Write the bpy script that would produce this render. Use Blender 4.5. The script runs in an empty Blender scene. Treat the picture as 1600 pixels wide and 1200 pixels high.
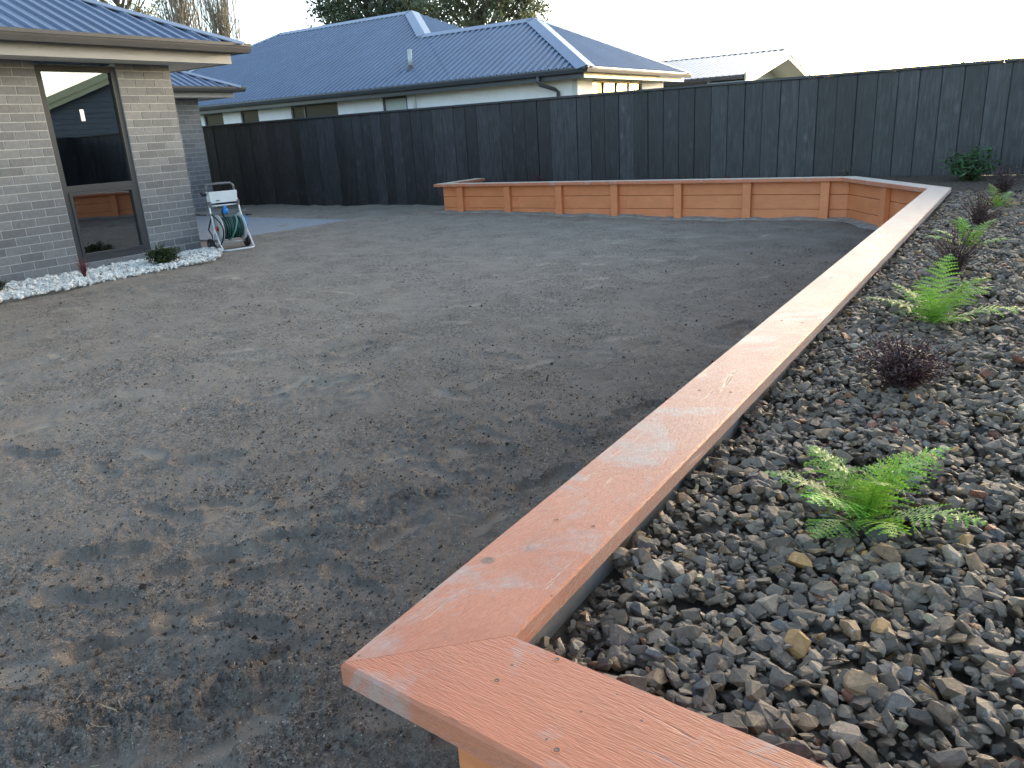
import bpy, bmesh, math, random
import numpy as np
from mathutils import Matrix, Vector
random.seed(7); RNG = np.random.default_rng(7)
R = math.radians
scene = bpy.context.scene
col = scene.collection

# ------------------------------------------------------------------ camera
F_PX, PITCH, ROLL, YAW = 1211.87, 0.316877, -0.059816, 0.587401
CAM = Vector((0, 0, 1.25))
fw = Vector((-math.sin(YAW)*math.cos(PITCH), math.cos(YAW)*math.cos(PITCH), -math.sin(PITCH)))
r0 = Vector((math.cos(YAW), math.sin(YAW), 0)); u0 = r0.cross(fw)
rt = r0*math.cos(ROLL)+u0*math.sin(ROLL); up = u0*math.cos(ROLL)-r0*math.sin(ROLL)
cd = bpy.data.cameras.new('camera'); cam = bpy.data.objects.new('camera', cd); col.objects.link(cam)
m = Matrix((rt, up, -fw)).transposed().to_4x4(); m.translation = CAM; cam.matrix_world = m
cd.sensor_width = 36; cd.lens = 36*F_PX/1600; cd.clip_start = .05; cd.clip_end = 5000
scene.camera = cam
def pix(P):                       # where a point lands in the 1600x1200 photograph
    d = Vector(P)-CAM; w = d.dot(fw)
    return (800+F_PX*d.dot(rt)/w, 600-F_PX*d.dot(up)/w, w)

# ------------------------------------------------------------------ light
SUN_AZ, SUN_EL = 14, 5.5          # from +Y towards +X
w = bpy.data.worlds.new('World'); scene.world = w; w.use_nodes = True
nt = w.node_tree; nt.nodes.clear()
sky = nt.nodes.new('ShaderNodeTexSky'); sky.sky_type = 'NISHITA'; sky.sun_disc = False
sky.sun_elevation = R(SUN_EL); sky.sun_rotation = R(SUN_AZ); sky.air_density = .62; sky.dust_density = 1.4; sky.ozone_density = .4
bg = nt.nodes.new('ShaderNodeBackground'); bg.inputs[1].default_value = .15
wo = nt.nodes.new('ShaderNodeOutputWorld')
nt.links.new(sky.outputs[0], bg.inputs[0]); nt.links.new(bg.outputs[0], wo.inputs[0])
sl = bpy.data.lights.new('sun', 'SUN'); sl.energy = .7; sl.angle = R(6); sl.color = (1, .91, .76)
so = bpy.data.objects.new('sun', sl); col.objects.link(so); so.location = (20, 30, 20)
sd = Vector((math.sin(R(SUN_AZ))*math.cos(R(SUN_EL)), math.cos(R(SUN_AZ))*math.cos(R(SUN_EL)), math.sin(R(SUN_EL))))
so.rotation_euler = sd.to_track_quat('Z', 'Y').to_euler()
scene.view_settings.view_transform = 'Standard'; scene.view_settings.look = 'None'
scene.view_settings.gamma = 1; scene.view_settings.use_curve_mapping = False
scene.view_settings.exposure = 2.8

# ------------------------------------------------------------------ materials
def mat(name):
    M = bpy.data.materials.new(name); M.use_nodes = True
    n = M.node_tree.nodes; b = n['Principled BSDF']
    return M, M.node_tree, b
def N(t, kind, **kw):
    n = t.nodes.new(kind)
    for k, v in kw.items():
        if k.startswith('i'): n.inputs[int(k[1:])].default_value = v
        else: setattr(n, k, v)
    return n
def L(t, a, b): t.links.new(a, b)
def ramp(t, fac, stops):
    n = t.nodes.new('ShaderNodeValToRGB'); e = n.color_ramp.elements
    while len(e) < len(stops): e.new(.5)
    for k, (p, c) in enumerate(stops):
        e[k].position = p; e[k].color = (*c, 1) if len(c) == 3 else c
    t.links.new(fac, n.inputs[0]); return n.outputs[0]
def coords(t, scale=(1, 1, 1), shift=True, kind='Object'):
    tc = t.nodes.new('ShaderNodeTexCoord'); mp = t.nodes.new('ShaderNodeMapping')
    mp.inputs['Scale'].default_value = scale
    L(t, tc.outputs[kind], mp.inputs[0])
    if shift:
        oi = t.nodes.new('ShaderNodeObjectInfo'); mul = N(t, 'ShaderNodeMath', operation='MULTIPLY', i1=37.0)
        L(t, oi.outputs['Random'], mul.inputs[0]); cx = t.nodes.new('ShaderNodeCombineXYZ')
        for k in range(3): L(t, mul.outputs[0], cx.inputs[k])
        L(t, cx.outputs[0], mp.inputs['Location'])
    return mp.outputs[0]
def noise(t, vec, scale, detail=4, rough=.55, dist=0):
    n = t.nodes.new('ShaderNodeTexNoise'); n.inputs['Scale'].default_value = scale
    n.inputs['Detail'].default_value = detail; n.inputs['Roughness'].default_value = rough; n.inputs['Distortion'].default_value = dist
    L(t, vec, n.inputs['Vector']); return n.outputs['Fac']
def mixc(t, fac, a, b, mode='MIX'):
    n = t.nodes.new('ShaderNodeMix'); n.data_type = 'RGBA'; n.blend_type = mode
    for s, v in ((0, fac), (6, a), (7, b)):
        if hasattr(v, 'is_linked') or hasattr(v, 'links'): L(t, v, n.inputs[s])
        else: n.inputs[s].default_value = v if s == 0 else ((*v, 1) if len(v) == 3 else v)
    return n.outputs[2]
def bump(t, b, h, strength=.3, dist=.01):
    n = N(t, 'ShaderNodeBump'); n.inputs['Strength'].default_value = strength; n.inputs['Distance'].default_value = dist
    L(t, h, n.inputs['Height']); L(t, n.outputs[0], b.inputs['Normal']); return n
def simple(name, c, rough=.5, metal=0, var=.15, nscale=8, bs=0, spec=.5, rnd=0.0):
    M, t, b = mat(name); v = coords(t); f = noise(t, v, nscale)
    lo = tuple(x*(1-var) for x in c); hi = tuple(min(1, x*(1+var)) for x in c)
    o = ramp(t, f, [(.3, lo), (.7, hi)])
    if rnd:
        oi = t.nodes.new('ShaderNodeObjectInfo')
        o = mixc(t, 1.0, o, ramp(t, oi.outputs['Random'], [(0, (1-rnd,)*3), (1, (1+rnd,)*3)]), 'MULTIPLY')
    L(t, o, b.inputs['Base Color']); b.inputs['Roughness'].default_value = rough; b.inputs['Metallic'].default_value = metal
    b.inputs['Specular IOR Level'].default_value = spec
    if bs: bump(t, b, noise(t, v, nscale*6), bs, .01)
    return M
MT = {}
def m_stain(name, worn):
    M, t, b = mat(name)
    v = coords(t, (1, 9, 9)); v2 = coords(t, (1, 1, 1))
    grain = noise(t, v, 7, 6, .65, .4); blot = noise(t, v2, 5, 5, .6); fine = noise(t, v, 45, 3, .6)
    c = ramp(t, blot, [(.25, (.55, .180, .066)), (.55, (.63, .218, .084)), (.8, (.69, .262, .112))])
    if worn: c = mixc(t, 1.0, c, (.84, .80, .98), 'MULTIPLY')
    c = mixc(t, ramp(t, grain, [(.42, (0,)*3), (.62, (.22,)*3)]), c, (.37, .145, .075))
    crack = None
    if worn:
        g = noise(t, v2, 7, 7, .72, .8)
        c = mixc(t, ramp(t, g, [(.58, (0,)*3), (.70, (.6,)*3)]), c, (.42, .27, .21))
        g2 = noise(t, v2, 2.6, 6, .7, 1.2); c = mixc(t, ramp(t, g2, [(.54, (0,)*3), (.64, (.65,)*3)]), c, (.40, .32, .28))
        g3 = noise(t, v2, 16, 5, .7, .5); c = mixc(t, ramp(t, g3, [(.64, (0,)*3), (.71, (.7,)*3)]), c, (.25, .17, .14))
        v3 = coords(t, (1.3, 22, 22)); ck = noise(t, v3, 2.0, 4, .65, .8); crack = ramp(t, ck, [(.63, (0,)*3), (.69, (1,)*3)]); c = mixc(t, ramp(t, ck, [(.65, (0,)*3), (.70, (.5,)*3)]), c, (.26, .105, .06))
        for sc_, th, cc_ in ((13, .05, (.05, .035, .03)), (31, .09, (.10, .06, .045)), (4.2, .07, (.17, .075, .045))):
            vs = N(t, 'ShaderNodeTexVoronoi'); vs.inputs['Scale'].default_value = sc_; L(t, v2, vs.inputs['Vector'])
            pk = N(t, 'ShaderNodeSeparateColor'); L(t, vs.outputs['Color'], pk.inputs[0]); a2 = ramp(t, pk.outputs[1], [(.55, (0,)*3), (.6, (.9,)*3)])
            mm = N(t, 'ShaderNodeMath', operation='MULTIPLY'); L(t, ramp(t, vs.outputs['Distance'], [(th*.6, (1,)*3), (th, (0,)*3)]), mm.inputs[0]); L(t, a2, mm.inputs[1]); c = mixc(t, mm.outputs[0], c, cc_)
    L(t, c, b.inputs['Base Color'])
    L(t, ramp(t, blot, [(.3, (.34,)*3), (.7, (.5,)*3)]) if worn else ramp(t, blot, [(.3, (.5,)*3), (.7, (.62,)*3)]), b.inputs['Roughness'])
    if worn: b.inputs['Sheen Weight'].default_value = .8; b.inputs['Sheen Roughness'].default_value = .27; b.inputs['Sheen Tint'].default_value = (.82, 1, .98, 1)
    h = N(t, 'ShaderNodeMath', operation='ADD'); L(t, grain, h.inputs[0]); L(t, fine, h.inputs[1])
    if crack is not None:
        h2 = N(t, 'ShaderNodeMath', operation='SUBTRACT'); L(t, h.outputs[0], h2.inputs[0]); L(t, crack, h2.inputs[1]); h = h2
    bump(t, b, h.outputs[0], .6 if worn else .25, .004)
    return M
MT['stain'] = m_stain('orange_stain', False); MT['stain_cap'] = m_stain('orange_stain_worn', True)
def m_fence():
    M, t, b = mat('black_stain'); v = coords(t, (9, 9, .8)); v2 = coords(t, (2.2, 2.2, 1.1))
    g = noise(t, v, 5, 6, .6, .5); bl = noise(t, v2, 2.2, 4, .6, .8)
    c = ramp(t, g, [(.3, (.009, .0095, .011)), (.52, (.020, .021, .024)), (.75, (.050, .051, .056))])
    vk = N(t, 'ShaderNodeTexVoronoi'); vk.inputs['Scale'].default_value = 1.9; L(t, v2, vk.inputs['Vector'])
    wv = noise(t, v2, 9, 3, .6, 2.0)
    kn = N(t, 'ShaderNodeMath', operation='MULTIPLY'); L(t, ramp(t, vk.outputs['Distance'], [(.03, (.9,)*3), (.17, (0,)*3)]), kn.inputs[0]); L(t, wv, kn.inputs[1])
    c = mixc(t, kn.outputs[0], c, (.085, .09, .096))
    c = mixc(t, ramp(t, bl, [(.5, (0,)*3), (.75, (.45,)*3)]), c, (.044, .047, .054))
    oi = t.nodes.new('ShaderNodeObjectInfo'); c = mixc(t, 1.0, c, ramp(t, oi.outputs['Random'], [(0, (.65,)*3), (1, (1.55,)*3)]), 'MULTIPLY')
    L(t, c, b.inputs['Base Color']); b.inputs['Roughness'].default_value = .5
    bump(t, b, g, .35, .006); return M
MT['fence'] = m_fence()
MT['fence_cap'] = simple('black_cap', (.03, .032, .036), .45, nscale=4, bs=.2)
MT['pine'] = simple('treated_pine', (.42, .34, .17), .6, nscale=5, bs=.2)
MT['greytimber'] = simple('grey_timber', (.21, .205, .185), .7, nscale=6, bs=.2)
def m_soil():
    M, t, b = mat('soil'); v = coords(t, shift=False)
    big = noise(t, v, .55, 5, .6, .3); mid = noise(t, v, 5, 6, .65); fine = noise(t, v, 120, 4, .7)
    sx = t.nodes.new('ShaderNodeSeparateXYZ'); L(t, v, sx.inputs[0])
    # dry towards the house, moist towards the timber wall
    mr = N(t, 'ShaderNodeMapRange'); mr.inputs['From Min'].default_value = -1.2; mr.inputs['From Max'].default_value = -6.0
    L(t, sx.outputs[0], mr.inputs[0])
    a = N(t, 'ShaderNodeMath', operation='MULTIPLY', i1=.8); L(t, big, a.inputs[0])
    s = N(t, 'ShaderNodeMath', operation='ADD'); L(t, mr.outputs[0], s.inputs[0]); L(t, a.outputs[0], s.inputs[1])
    dry = ramp(t, s.outputs[0], [(.25, (0,)*3), (1.0, (1,)*3)])
    wet = ramp(t, mid, [(.3, (.096, .080, .066)), (.7, (.140, .117, .098))])
    dr = ramp(t, mid, [(.3, (.235, .200, .160)), (.7, (.315, .272, .220))])
    c = mixc(t, dry, wet, dr)
    patch = noise(t, v, 1.9, 5, .65, .6); at = t.nodes.new('ShaderNodeAttribute'); at.attribute_name = 'col'
    g1 = ramp(t, patch, [(.40, (.12,)*3), (.60, (1,)*3)]); gm = N(t, 'ShaderNodeMath', operation='MULTIPLY'); L(t, g1, gm.inputs[0]); L(t, at.outputs['Fac'], gm.inputs[1]); grit = gm.outputs[0]
    c = mixc(t, 1.0, c, ramp(t, at.outputs['Fac'], [(.15, (1.32, 1.30, 1.26)), (.8, (1,)*3)]), 'MULTIPLY')
    c = mixc(t, 1.0, c, ramp(t, patch, [(.3, (1.18,)*3), (.7, (.86,)*3)]), 'MULTIPLY')
    for sc_, lo_c, hi_c in ((38, .62, 1.30), (95, .52, 1.42), (230, .45, 1.55)):
        f_ = noise(t, v, sc_, 3, .7); c2 = mixc(t, 1.0, c, ramp(t, f_, [(.34, (lo_c,)*3), (.5, (1,)*3), (.66, (hi_c,)*3)]), 'MULTIPLY'); c = mixc(t, grit, c, c2)
    for sc_, th in ((85, .16), (190, .20)):
        vo_ = N(t, 'ShaderNodeTexVoronoi'); vo_.inputs['Scale'].default_value = sc_; L(t, v, vo_.inputs['Vector'])
        pk = N(t, 'ShaderNodeSeparateColor'); L(t, vo_.outputs['Color'], pk.inputs[0])
        a1 = ramp(t, vo_.outputs['Distance'], [(th, (1,)*3), (th+.08, (0,)*3)]); a2 = ramp(t, pk.outputs[0], [(.90, (0,)*3), (.93, (1,)*3)])
        mm = N(t, 'ShaderNodeMath', operation='MULTIPLY'); L(t, a1, mm.inputs[0]); L(t, a2, mm.inputs[1]); c = mixc(t, mm.outputs[0], c, (.50, .46, .39))
    L(t, c, b.inputs['Base Color']); b.inputs['Roughness'].default_value = .95; b.inputs['Specular IOR Level'].default_value = .2
    f2 = noise(t, v, 260, 3, .7); h = N(t, 'ShaderNodeMath', operation='ADD'); L(t, fine, h.inputs[0]); L(t, f2, h.inputs[1])
    bump(t, b, h.outputs[0], .9, .010); return M
MT['soil'] = m_soil()
MT['bedsoil'] = simple('bed_soil', (.085, .068, .050), .95, var=.5, nscale=30, bs=.6, spec=.2)
MT['ground'] = simple('ground_grass', (.06, .075, .03), .95, var=.4, nscale=.3)
def m_attr(name, rough=.8, bs=.3, nscale=60, spec=.35):
    M, t, b = mat(name); at = t.nodes.new('ShaderNodeAttribute'); at.attribute_name = 'col'
    v = coords(t, shift=False); f = noise(t, v, nscale, 5, .65)
    c = mixc(t, 1.0, at.outputs['Color'], ramp(t, f, [(.3, (.70,)*3), (.72, (1.25,)*3)]), 'MULTIPLY')
    L(t, c, b.inputs['Base Color']); b.inputs['Roughness'].default_value = rough; b.inputs['Specular IOR Level'].default_value = spec
    if bs: bump(t, b, f, bs, .004)
    return M
MT['stone'] = m_attr('gravel_stone', .58, .6, 110, .4); MT['crumb'] = m_attr('soil_crumbs', .95, 0); MT['pebble'] = m_attr('white_pebbles', .7, .2, 80)
MT['leaf'] = m_attr('leaves', .5, 0, 12)
def m_thin(name, rough=.45, tr=.35):
    M, t, b = mat(name); at = t.nodes.new('ShaderNodeAttribute'); at.attribute_name = 'col'
    L(t, at.outputs['Color'], b.inputs['Base Color']); b.inputs['Roughness'].default_value = rough
    tl = t.nodes.new('ShaderNodeBsdfTranslucent'); L(t, at.outputs['Color'], tl.inputs[0])
    mx = t.nodes.new('ShaderNodeMixShader'); mx.inputs[0].default_value = tr
    L(t, b.outputs[0], mx.inputs[1]); L(t, tl.outputs[0], mx.inputs[2]); L(t, mx.outputs[0], t.nodes['Material Output'].inputs[0]); return M
MT['frond'] = m_thin('fern_frond')
MT['mortar'] = simple('mortar', (.33, .34, .335), .9, nscale=40, bs=.3)
def m_brick():
    M, t, b = mat('grey_brick'); v = coords(t); f = noise(t, v, 26, 5, .65)
    oi = t.nodes.new('ShaderNodeObjectInfo')
    c = ramp(t, oi.outputs['Random'], [(0, (.118, .124, .130)), (.35, (.142, .150, .157)), (.7, (.157, .165, .172)), (1, (.182, .190, .196))])
    c = mixc(t, 1.0, c, ramp(t, f, [(.3, (.82,)*3), (.7, (1.15,)*3)]), 'MULTIPLY')
    L(t, c, b.inputs['Base Color']); b.inputs['Roughness'].default_value = .85; bump(t, b, f, .35, .006); return M
MT['brick'] = m_brick()
def m_roof(name, c):
    M, t, b = mat(name); v = coords(t); f = noise(t, v, 1.2, 4)
    L(t, ramp(t, f, [(.3, tuple(x*.88 for x in c)), (.7, tuple(x*1.1 for x in c))]), b.inputs['Base Color'])
    b.inputs['Roughness'].default_value = .27; b.inputs['Specular IOR Level'].default_value = .7; return M
MT['roof'] = m_roof('slate_blue_roofing', (.085, .135, .215)); MT['roof2'] = m_roof('grey_roofing', (.17, .19, .21)); MT['roof_main'] = m_roof('navy_roofing', (.066, .098, .165))
MT['charcoal'] = simple('charcoal_metal', (.055, .057, .065), .4, nscale=3, var=.1)
MT['gutter'] = simple('gutter_metal', (.06, .062, .064), .5, nscale=3, var=.1, spec=.3)
MT['fascia'] = simple('fascia_grey', (.24, .25, .25), .5, nscale=3, var=.06)
MT['soffit'] = simple('soffit_paint', (.55, .55, .52), .6, nscale=3, var=.04)
MT['render'] = simple('white_render', (.72, .71, .71), .8, nscale=3, var=.05, bs=.1)
MT['wboard'] = simple('grey_weatherboard', (.13, .145, .165), .6, nscale=4, var=.1)
MT['cream'] = simple('sunlit_trim', (.62, .58, .34), .55, nscale=3, var=.05)  # warm low sunlight put into the trim colour
MT['winframe'] = simple('window_aluminium', (.040, .044, .048), .6, nscale=3, var=.08, spec=.25)
MT['conc'] = simple('concrete', (.25, .235, .205), .85, nscale=9, var=.3, bs=.4)
MT['aggr'] = simple('exposed_aggregate', (.26, .275, .285), .8, nscale=70, var=.35, bs=.4)
MT['roomwall'] = simple('interior_paint', (.72, .72, .68), .6, nscale=2, var=.03)
MT['roomdoor'] = simple('interior_door', (.50, .50, .46), .5, nscale=2, var=.03)
MT['roomfloor'] = simple('interior_floor', (.22, .21, .19), .35, nscale=5, var=.15)
MT['yellow'] = simple('dash_yellow', (.75, .65, .08), .5, var=.05); MT['white'] = simple('white_plastic', (.72, .74, .74), .4, var=.05)
MT['paper'] = simple('label_paper', (.8, .8, .78), .6, var=.04)
MT['dark'] = simple('dark_rubber', (.012, .012, .013), .6, var=.2); MT['greytube'] = simple('grey_grip', (.12, .12, .125), .5)
MT['tube'] = simple('white_tube', (.68, .70, .70), .35, var=.06); MT['hose'] = simple('green_hose', (.012, .055, .045), .45, var=.3)
MT['hose2'] = simple('pale_hose', (.10, .28, .22), .45, var=.2); MT['blue'] = simple('blue_fitting', (.02, .22, .60), .4, var=.1); MT['red'] = simple('red_hub', (.5, .05, .06), .4, var=.1)
MT['ltflange'] = simple('reel_flange', (.50, .53, .54), .45, var=.08); MT['galv'] = simple('galvanised', (.42, .45, .45), .4, metal=.3, var=.1)
MT['bark'] = simple('bark', (.10, .085, .065), .9, nscale=3, var=.4, bs=.4); MT['barepop'] = simple('poplar_bark', (.20, .17, .13), .9, nscale=2, var=.3)
MT['twig'] = simple('twig', (.07, .042, .032), .8, var=.4, nscale=30)
def m_glass(name, ior, tint):
    M, t, b = mat(name); t.nodes.remove(b)
    fr = N(t, 'ShaderNodeFresnel'); fr.inputs[0].default_value = ior
    tr = N(t, 'ShaderNodeBsdfTransparent'); tr.inputs[0].default_value = (*tint, 1)
    gl = N(t, 'ShaderNodeBsdfGlossy'); gl.inputs['Roughness'].default_value = .004; gl.inputs[0].default_value = (1, 1, 1, 1)
    mx = t.nodes.new('ShaderNodeMixShader'); L(t, fr.outputs[0], mx.inputs[0]); L(t, tr.outputs[0], mx.inputs[1]); L(t, gl.outputs[0], mx.inputs[2])
    L(t, mx.outputs[0], t.nodes['Material Output'].inputs[0]); return M
MT['glass'] = m_glass('tinted_glass', 3.3, (.72, .78, .76))
M, t_, b_ = mat('dark_glazing'); b_.inputs['Base Color'].default_value = (.012, .015, .018, 1); b_.inputs['Roughness'].default_value = .04; b_.inputs['Specular IOR Level'].default_value = 1.0; b_.inputs['IOR'].default_value = 1.9; MT['pane_mirror'] = M
MT['pane'] = simple('dim_glazing', (.030, .034, .036), .12, var=.1, spec=.08)
MT['blind'] = simple('blind', (.40, .43, .41), .6, var=.04)

# ------------------------------------------------------------------ mesh helpers
class MB:
    def __init__(s): s.v = []; s.f = []; s.c = None; s.smooth = False
    def add(s, vs, fs):
        n = len(s.v); s.v += [tuple(p) for p in vs]; s.f += [tuple(i+n for i in f) for f in fs]; return s
    def box(s, x0, x1, y0, y1, z0, z1):
        return s.add([(x0,y0,z0),(x1,y0,z0),(x1,y1,z0),(x0,y1,z0),(x0,y0,z1),(x1,y0,z1),(x1,y1,z1),(x0,y1,z1)],
                     [(0,3,2,1),(4,5,6,7),(0,1,5,4),(1,2,6,5),(2,3,7,6),(3,0,4,7)])
    def prism(s, poly, z0, z1):                     # plan polygon, counter-clockwise
        n = len(poly)
        return s.add([(x,y,z0) for x,y in poly]+[(x,y,z1) for x,y in poly],
                     [tuple(range(n-1,-1,-1)), tuple(range(n,2*n))]+[(i,(i+1)%n,(i+1)%n+n,i+n) for i in range(n)])
    def hexa(s, a, b):                              # two quads a (bottom) b (top), same winding
        return s.add(list(a)+list(b), [(0,3,2,1),(4,5,6,7),(0,1,5,4),(1,2,6,5),(2,3,7,6),(3,0,4,7)])
    def tube(s, pts, r, n=8, closed=False, cap=True):
        pts = [Vector(p) for p in pts]; m = len(pts); rr = r if isinstance(r, (list, tuple)) else [r]*m
        vs = []; prev = None
        for i, p in enumerate(pts):
            a = pts[(i-1) % m] if (i > 0 or closed) else p; b = pts[(i+1) % m] if (i < m-1 or closed) else p
            d = (b-a).normalized() if (b-a).length > 1e-9 else Vector((0, 0, 1))
            if prev is None:
                q = Vector((0, 0, 1)) if abs(d.z) < .9 else Vector((1, 0, 0)); e = d.cross(q).normalized()
            else: e = (prev-d*prev.dot(d)).normalized()
            prev = e; g = d.cross(e)
            vs += [p+(e*math.cos(2*math.pi*k/n)+g*math.sin(2*math.pi*k/n))*rr[i] for k in range(n)]
        fs = []
        for i in range(m if closed else m-1):
            j = (i+1) % m
            fs += [(i*n+k, i*n+(k+1) % n, j*n+(k+1) % n, j*n+k) for k in range(n)]
        if cap and not closed: fs += [tuple(range(n-1,-1,-1)), tuple(range((m-1)*n, m*n))]
        return s.add(vs, fs)
    def lathe(s, prof, axis_o, axis='X', n=24):
        vs = []; o = Vector(axis_o)
        for (a, r) in prof:
            for k in range(n):
                c, q = math.cos(2*math.pi*k/n)*r, math.sin(2*math.pi*k/n)*r
                vs.append(o+(Vector((a, c, q)) if axis == 'X' else Vector((c, q, a))))
        fs = []
        for i in range(len(prof)-1):
            fs += [(i*n+k, (i+1)*n+k, (i+1)*n+(k+1) % n, i*n+(k+1) % n) for k in range(n)]
        return s.add(vs, fs)
WO = {}
def setp(o, label=None, cat=None, group=None, kind=None):
    for k, v in (('label', label), ('category', cat), ('group', group), ('kind', kind)):
        if v: o[k] = v
    return o
def empty(name, loc, label, cat, group=None, rz=0):
    o = bpy.data.objects.new(name, None); col.objects.link(o); o.location = loc; o.rotation_euler.z = rz; o.empty_display_size = .2
    WO[o] = Vector(loc); return setp(o, label, cat, group)
def place(name, me, parent, origin, rz=0):
    o = bpy.data.objects.new(name, me); col.objects.link(o)
    o.parent = parent; o.location = Vector(origin)-(WO[parent] if parent else Vector()); o.rotation_euler.z = rz
    WO[o] = Vector(origin); return o
def mesh(name, mb, m, bev=0):
    me = bpy.data.meshes.new(name); me.from_pydata(mb.v, [], mb.f); me.materials.append(m)
    if bev:
        bm = bmesh.new(); bm.from_mesh(me); ed = list(bm.edges) if bev > 0 else [e for e in bm.edges if abs((e.verts[0].co-e.verts[1].co).normalized().x) > .95]
        bmesh.ops.bevel(bm, geom=ed, offset=abs(bev), segments=1, affect='EDGES', profile=.5); bm.to_mesh(me); bm.free()
    if mb.smooth: me.shade_smooth()
    me.update(); return me
def obj(name, mb, m, parent=None, origin=None, bev=0, local=False, rz=0, kind=None):
    """mb in world coordinates unless local=True; origin defaults to the parent's"""
    if origin is None:
        origin = tuple(WO[parent]) if parent is not None else tuple(np.array(mb.v).mean(0))
    if not local:
        ox, oy, oz = origin; mb.v = [(x-ox, y-oy, z-oz) for x, y, z in mb.v]
    o = place(name, mesh(name, mb, m, bev), parent, origin, rz)
    if kind: o['kind'] = kind
    return o
def npmesh(name, V, Fq, m, cols=None, smooth=False):
    """numpy mesh: V (n,3), Fq (k,3|4)"""
    me = bpy.data.meshes.new(name); k, s = Fq.shape
    me.vertices.add(len(V)); me.vertices.foreach_set('co', V.astype(np.float32).ravel())
    me.loops.add(k*s); me.loops.foreach_set('vertex_index', Fq.astype(np.int32).ravel())
    me.polygons.add(k); me.polygons.foreach_set('loop_start', np.arange(0, k*s, s, dtype=np.int32))
    me.polygons.foreach_set('use_smooth', np.full(k, smooth))
    if cols is not None:
        a = me.color_attributes.new('col', 'FLOAT_COLOR', 'POINT')
        c = np.ones((len(V), 4), np.float32); c[:, :3] = cols; a.data.foreach_set('color', c.ravel())
    me.materials.append(m); me.update(calc_edges=True); return me
# value noise
def vnoise(x, y, seed):
    xi = np.floor(x).astype(np.int64); yi = np.floor(y).astype(np.int64); fx = x-xi; fy = y-yi
    fx = fx*fx*fx*(fx*(fx*6-15)+10); fy = fy*fy*fy*(fy*(fy*6-15)+10)
    def h(a, b):
        n = (a*374761393+b*668265263+seed*974711) & 0x7fffffff
        n = ((n ^ (n >> 13))*1274126177) & 0x7fffffff
        return ((n ^ (n >> 16)) & 0xffff)/65535.0
    return (h(xi, yi)*(1-fx)+h(xi+1, yi)*fx)*(1-fy)+(h(xi, yi+1)*(1-fx)+h(xi+1, yi+1)*fx)*fy-.5
def fbm(x, y, seed, oct=4, gain=.5):
    s = 0; a = 1
    for k in range(oct):
        ang = .7*k; s = s+a*vnoise((x*math.cos(ang)-y*math.sin(ang))*2**k, (x*math.sin(ang)+y*math.cos(ang))*2**k, seed+k*17); a *= gain
    return s
def sstep(a, b, x): q = np.clip((x-a)/(b-a), 0, 1); return q*q*(3-2*q)

# ------------------------------------------------------------------ ground
g = MB(); S_ = 3000; g.add([(-S_,-S_,-.16),(S_,-S_,-.16),(S_,S_,-.16),(-S_,S_,-.16)], [(0,1,2,3)])
setp(obj('ground', g, MT['ground'], origin=(0,0,-.16)), kind='structure', label='flat ground running out to the horizon')

FEET = []
def foot(x, y, a, s=1.0, dep=.012): FEET.append((x, y, a, s, dep))
for x, y, a in ((-1.87,1.38,.9),(-3.77,1.55,.4),(-2.49,1.17,.7),(-1.94,.92,.9),(-1.99,1.57,.5),(-1.44,2.36,1.2),(-1.43,3.24,1.1),(-1.46,4.81,1.2),(-2.25,.98,.5),(-1.72,1.12,.2),(-2.15,1.28,1.1),(-2.9,1.9,.6)):
    foot(x, y, a, 1.08, .017)
for k in range(170):
    r_ = 1.5+random.random()**1.3*8; a_ = R(random.uniform(12, 78)); foot(-r_*math.sin(a_), r_*math.cos(a_), random.uniform(-.3, 1.6), random.uniform(.85, 1.1), random.uniform(.004, .011))
MOUNDS = [(-1.80,1.90,.75,.26,.075,.034),(-1.70,2.06,.75,.20,.05,.028),(-1.83,1.66,.62,.22,.07,.024),(-1.64,.80,.75,.30,.07,.036),(-1.54,.95,.9,.2,.05,.028),(-1.72,.66,.7,.22,.06,.026),(-1.52,2.88,.6,.14,.10,.022),(-3.02,5.35,.2,.35,.10,.028),
          (-7.4,4.0,.8,.3,.08,.03),(-6.95,4.3,.8,.45,.09,.04),(-6.6,6.4,.5,.3,.1,.02),(-2.6,1.62,.7,.3,.04,.014),(-2.3,2.3,.75,.4,.05,.016),(-1.30,2.42,1.0,.10,.05,.014),(-3.4,2.4,.7,.5,.05,.016),(-4.4,2.6,.72,.6,.06,.02)]
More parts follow.
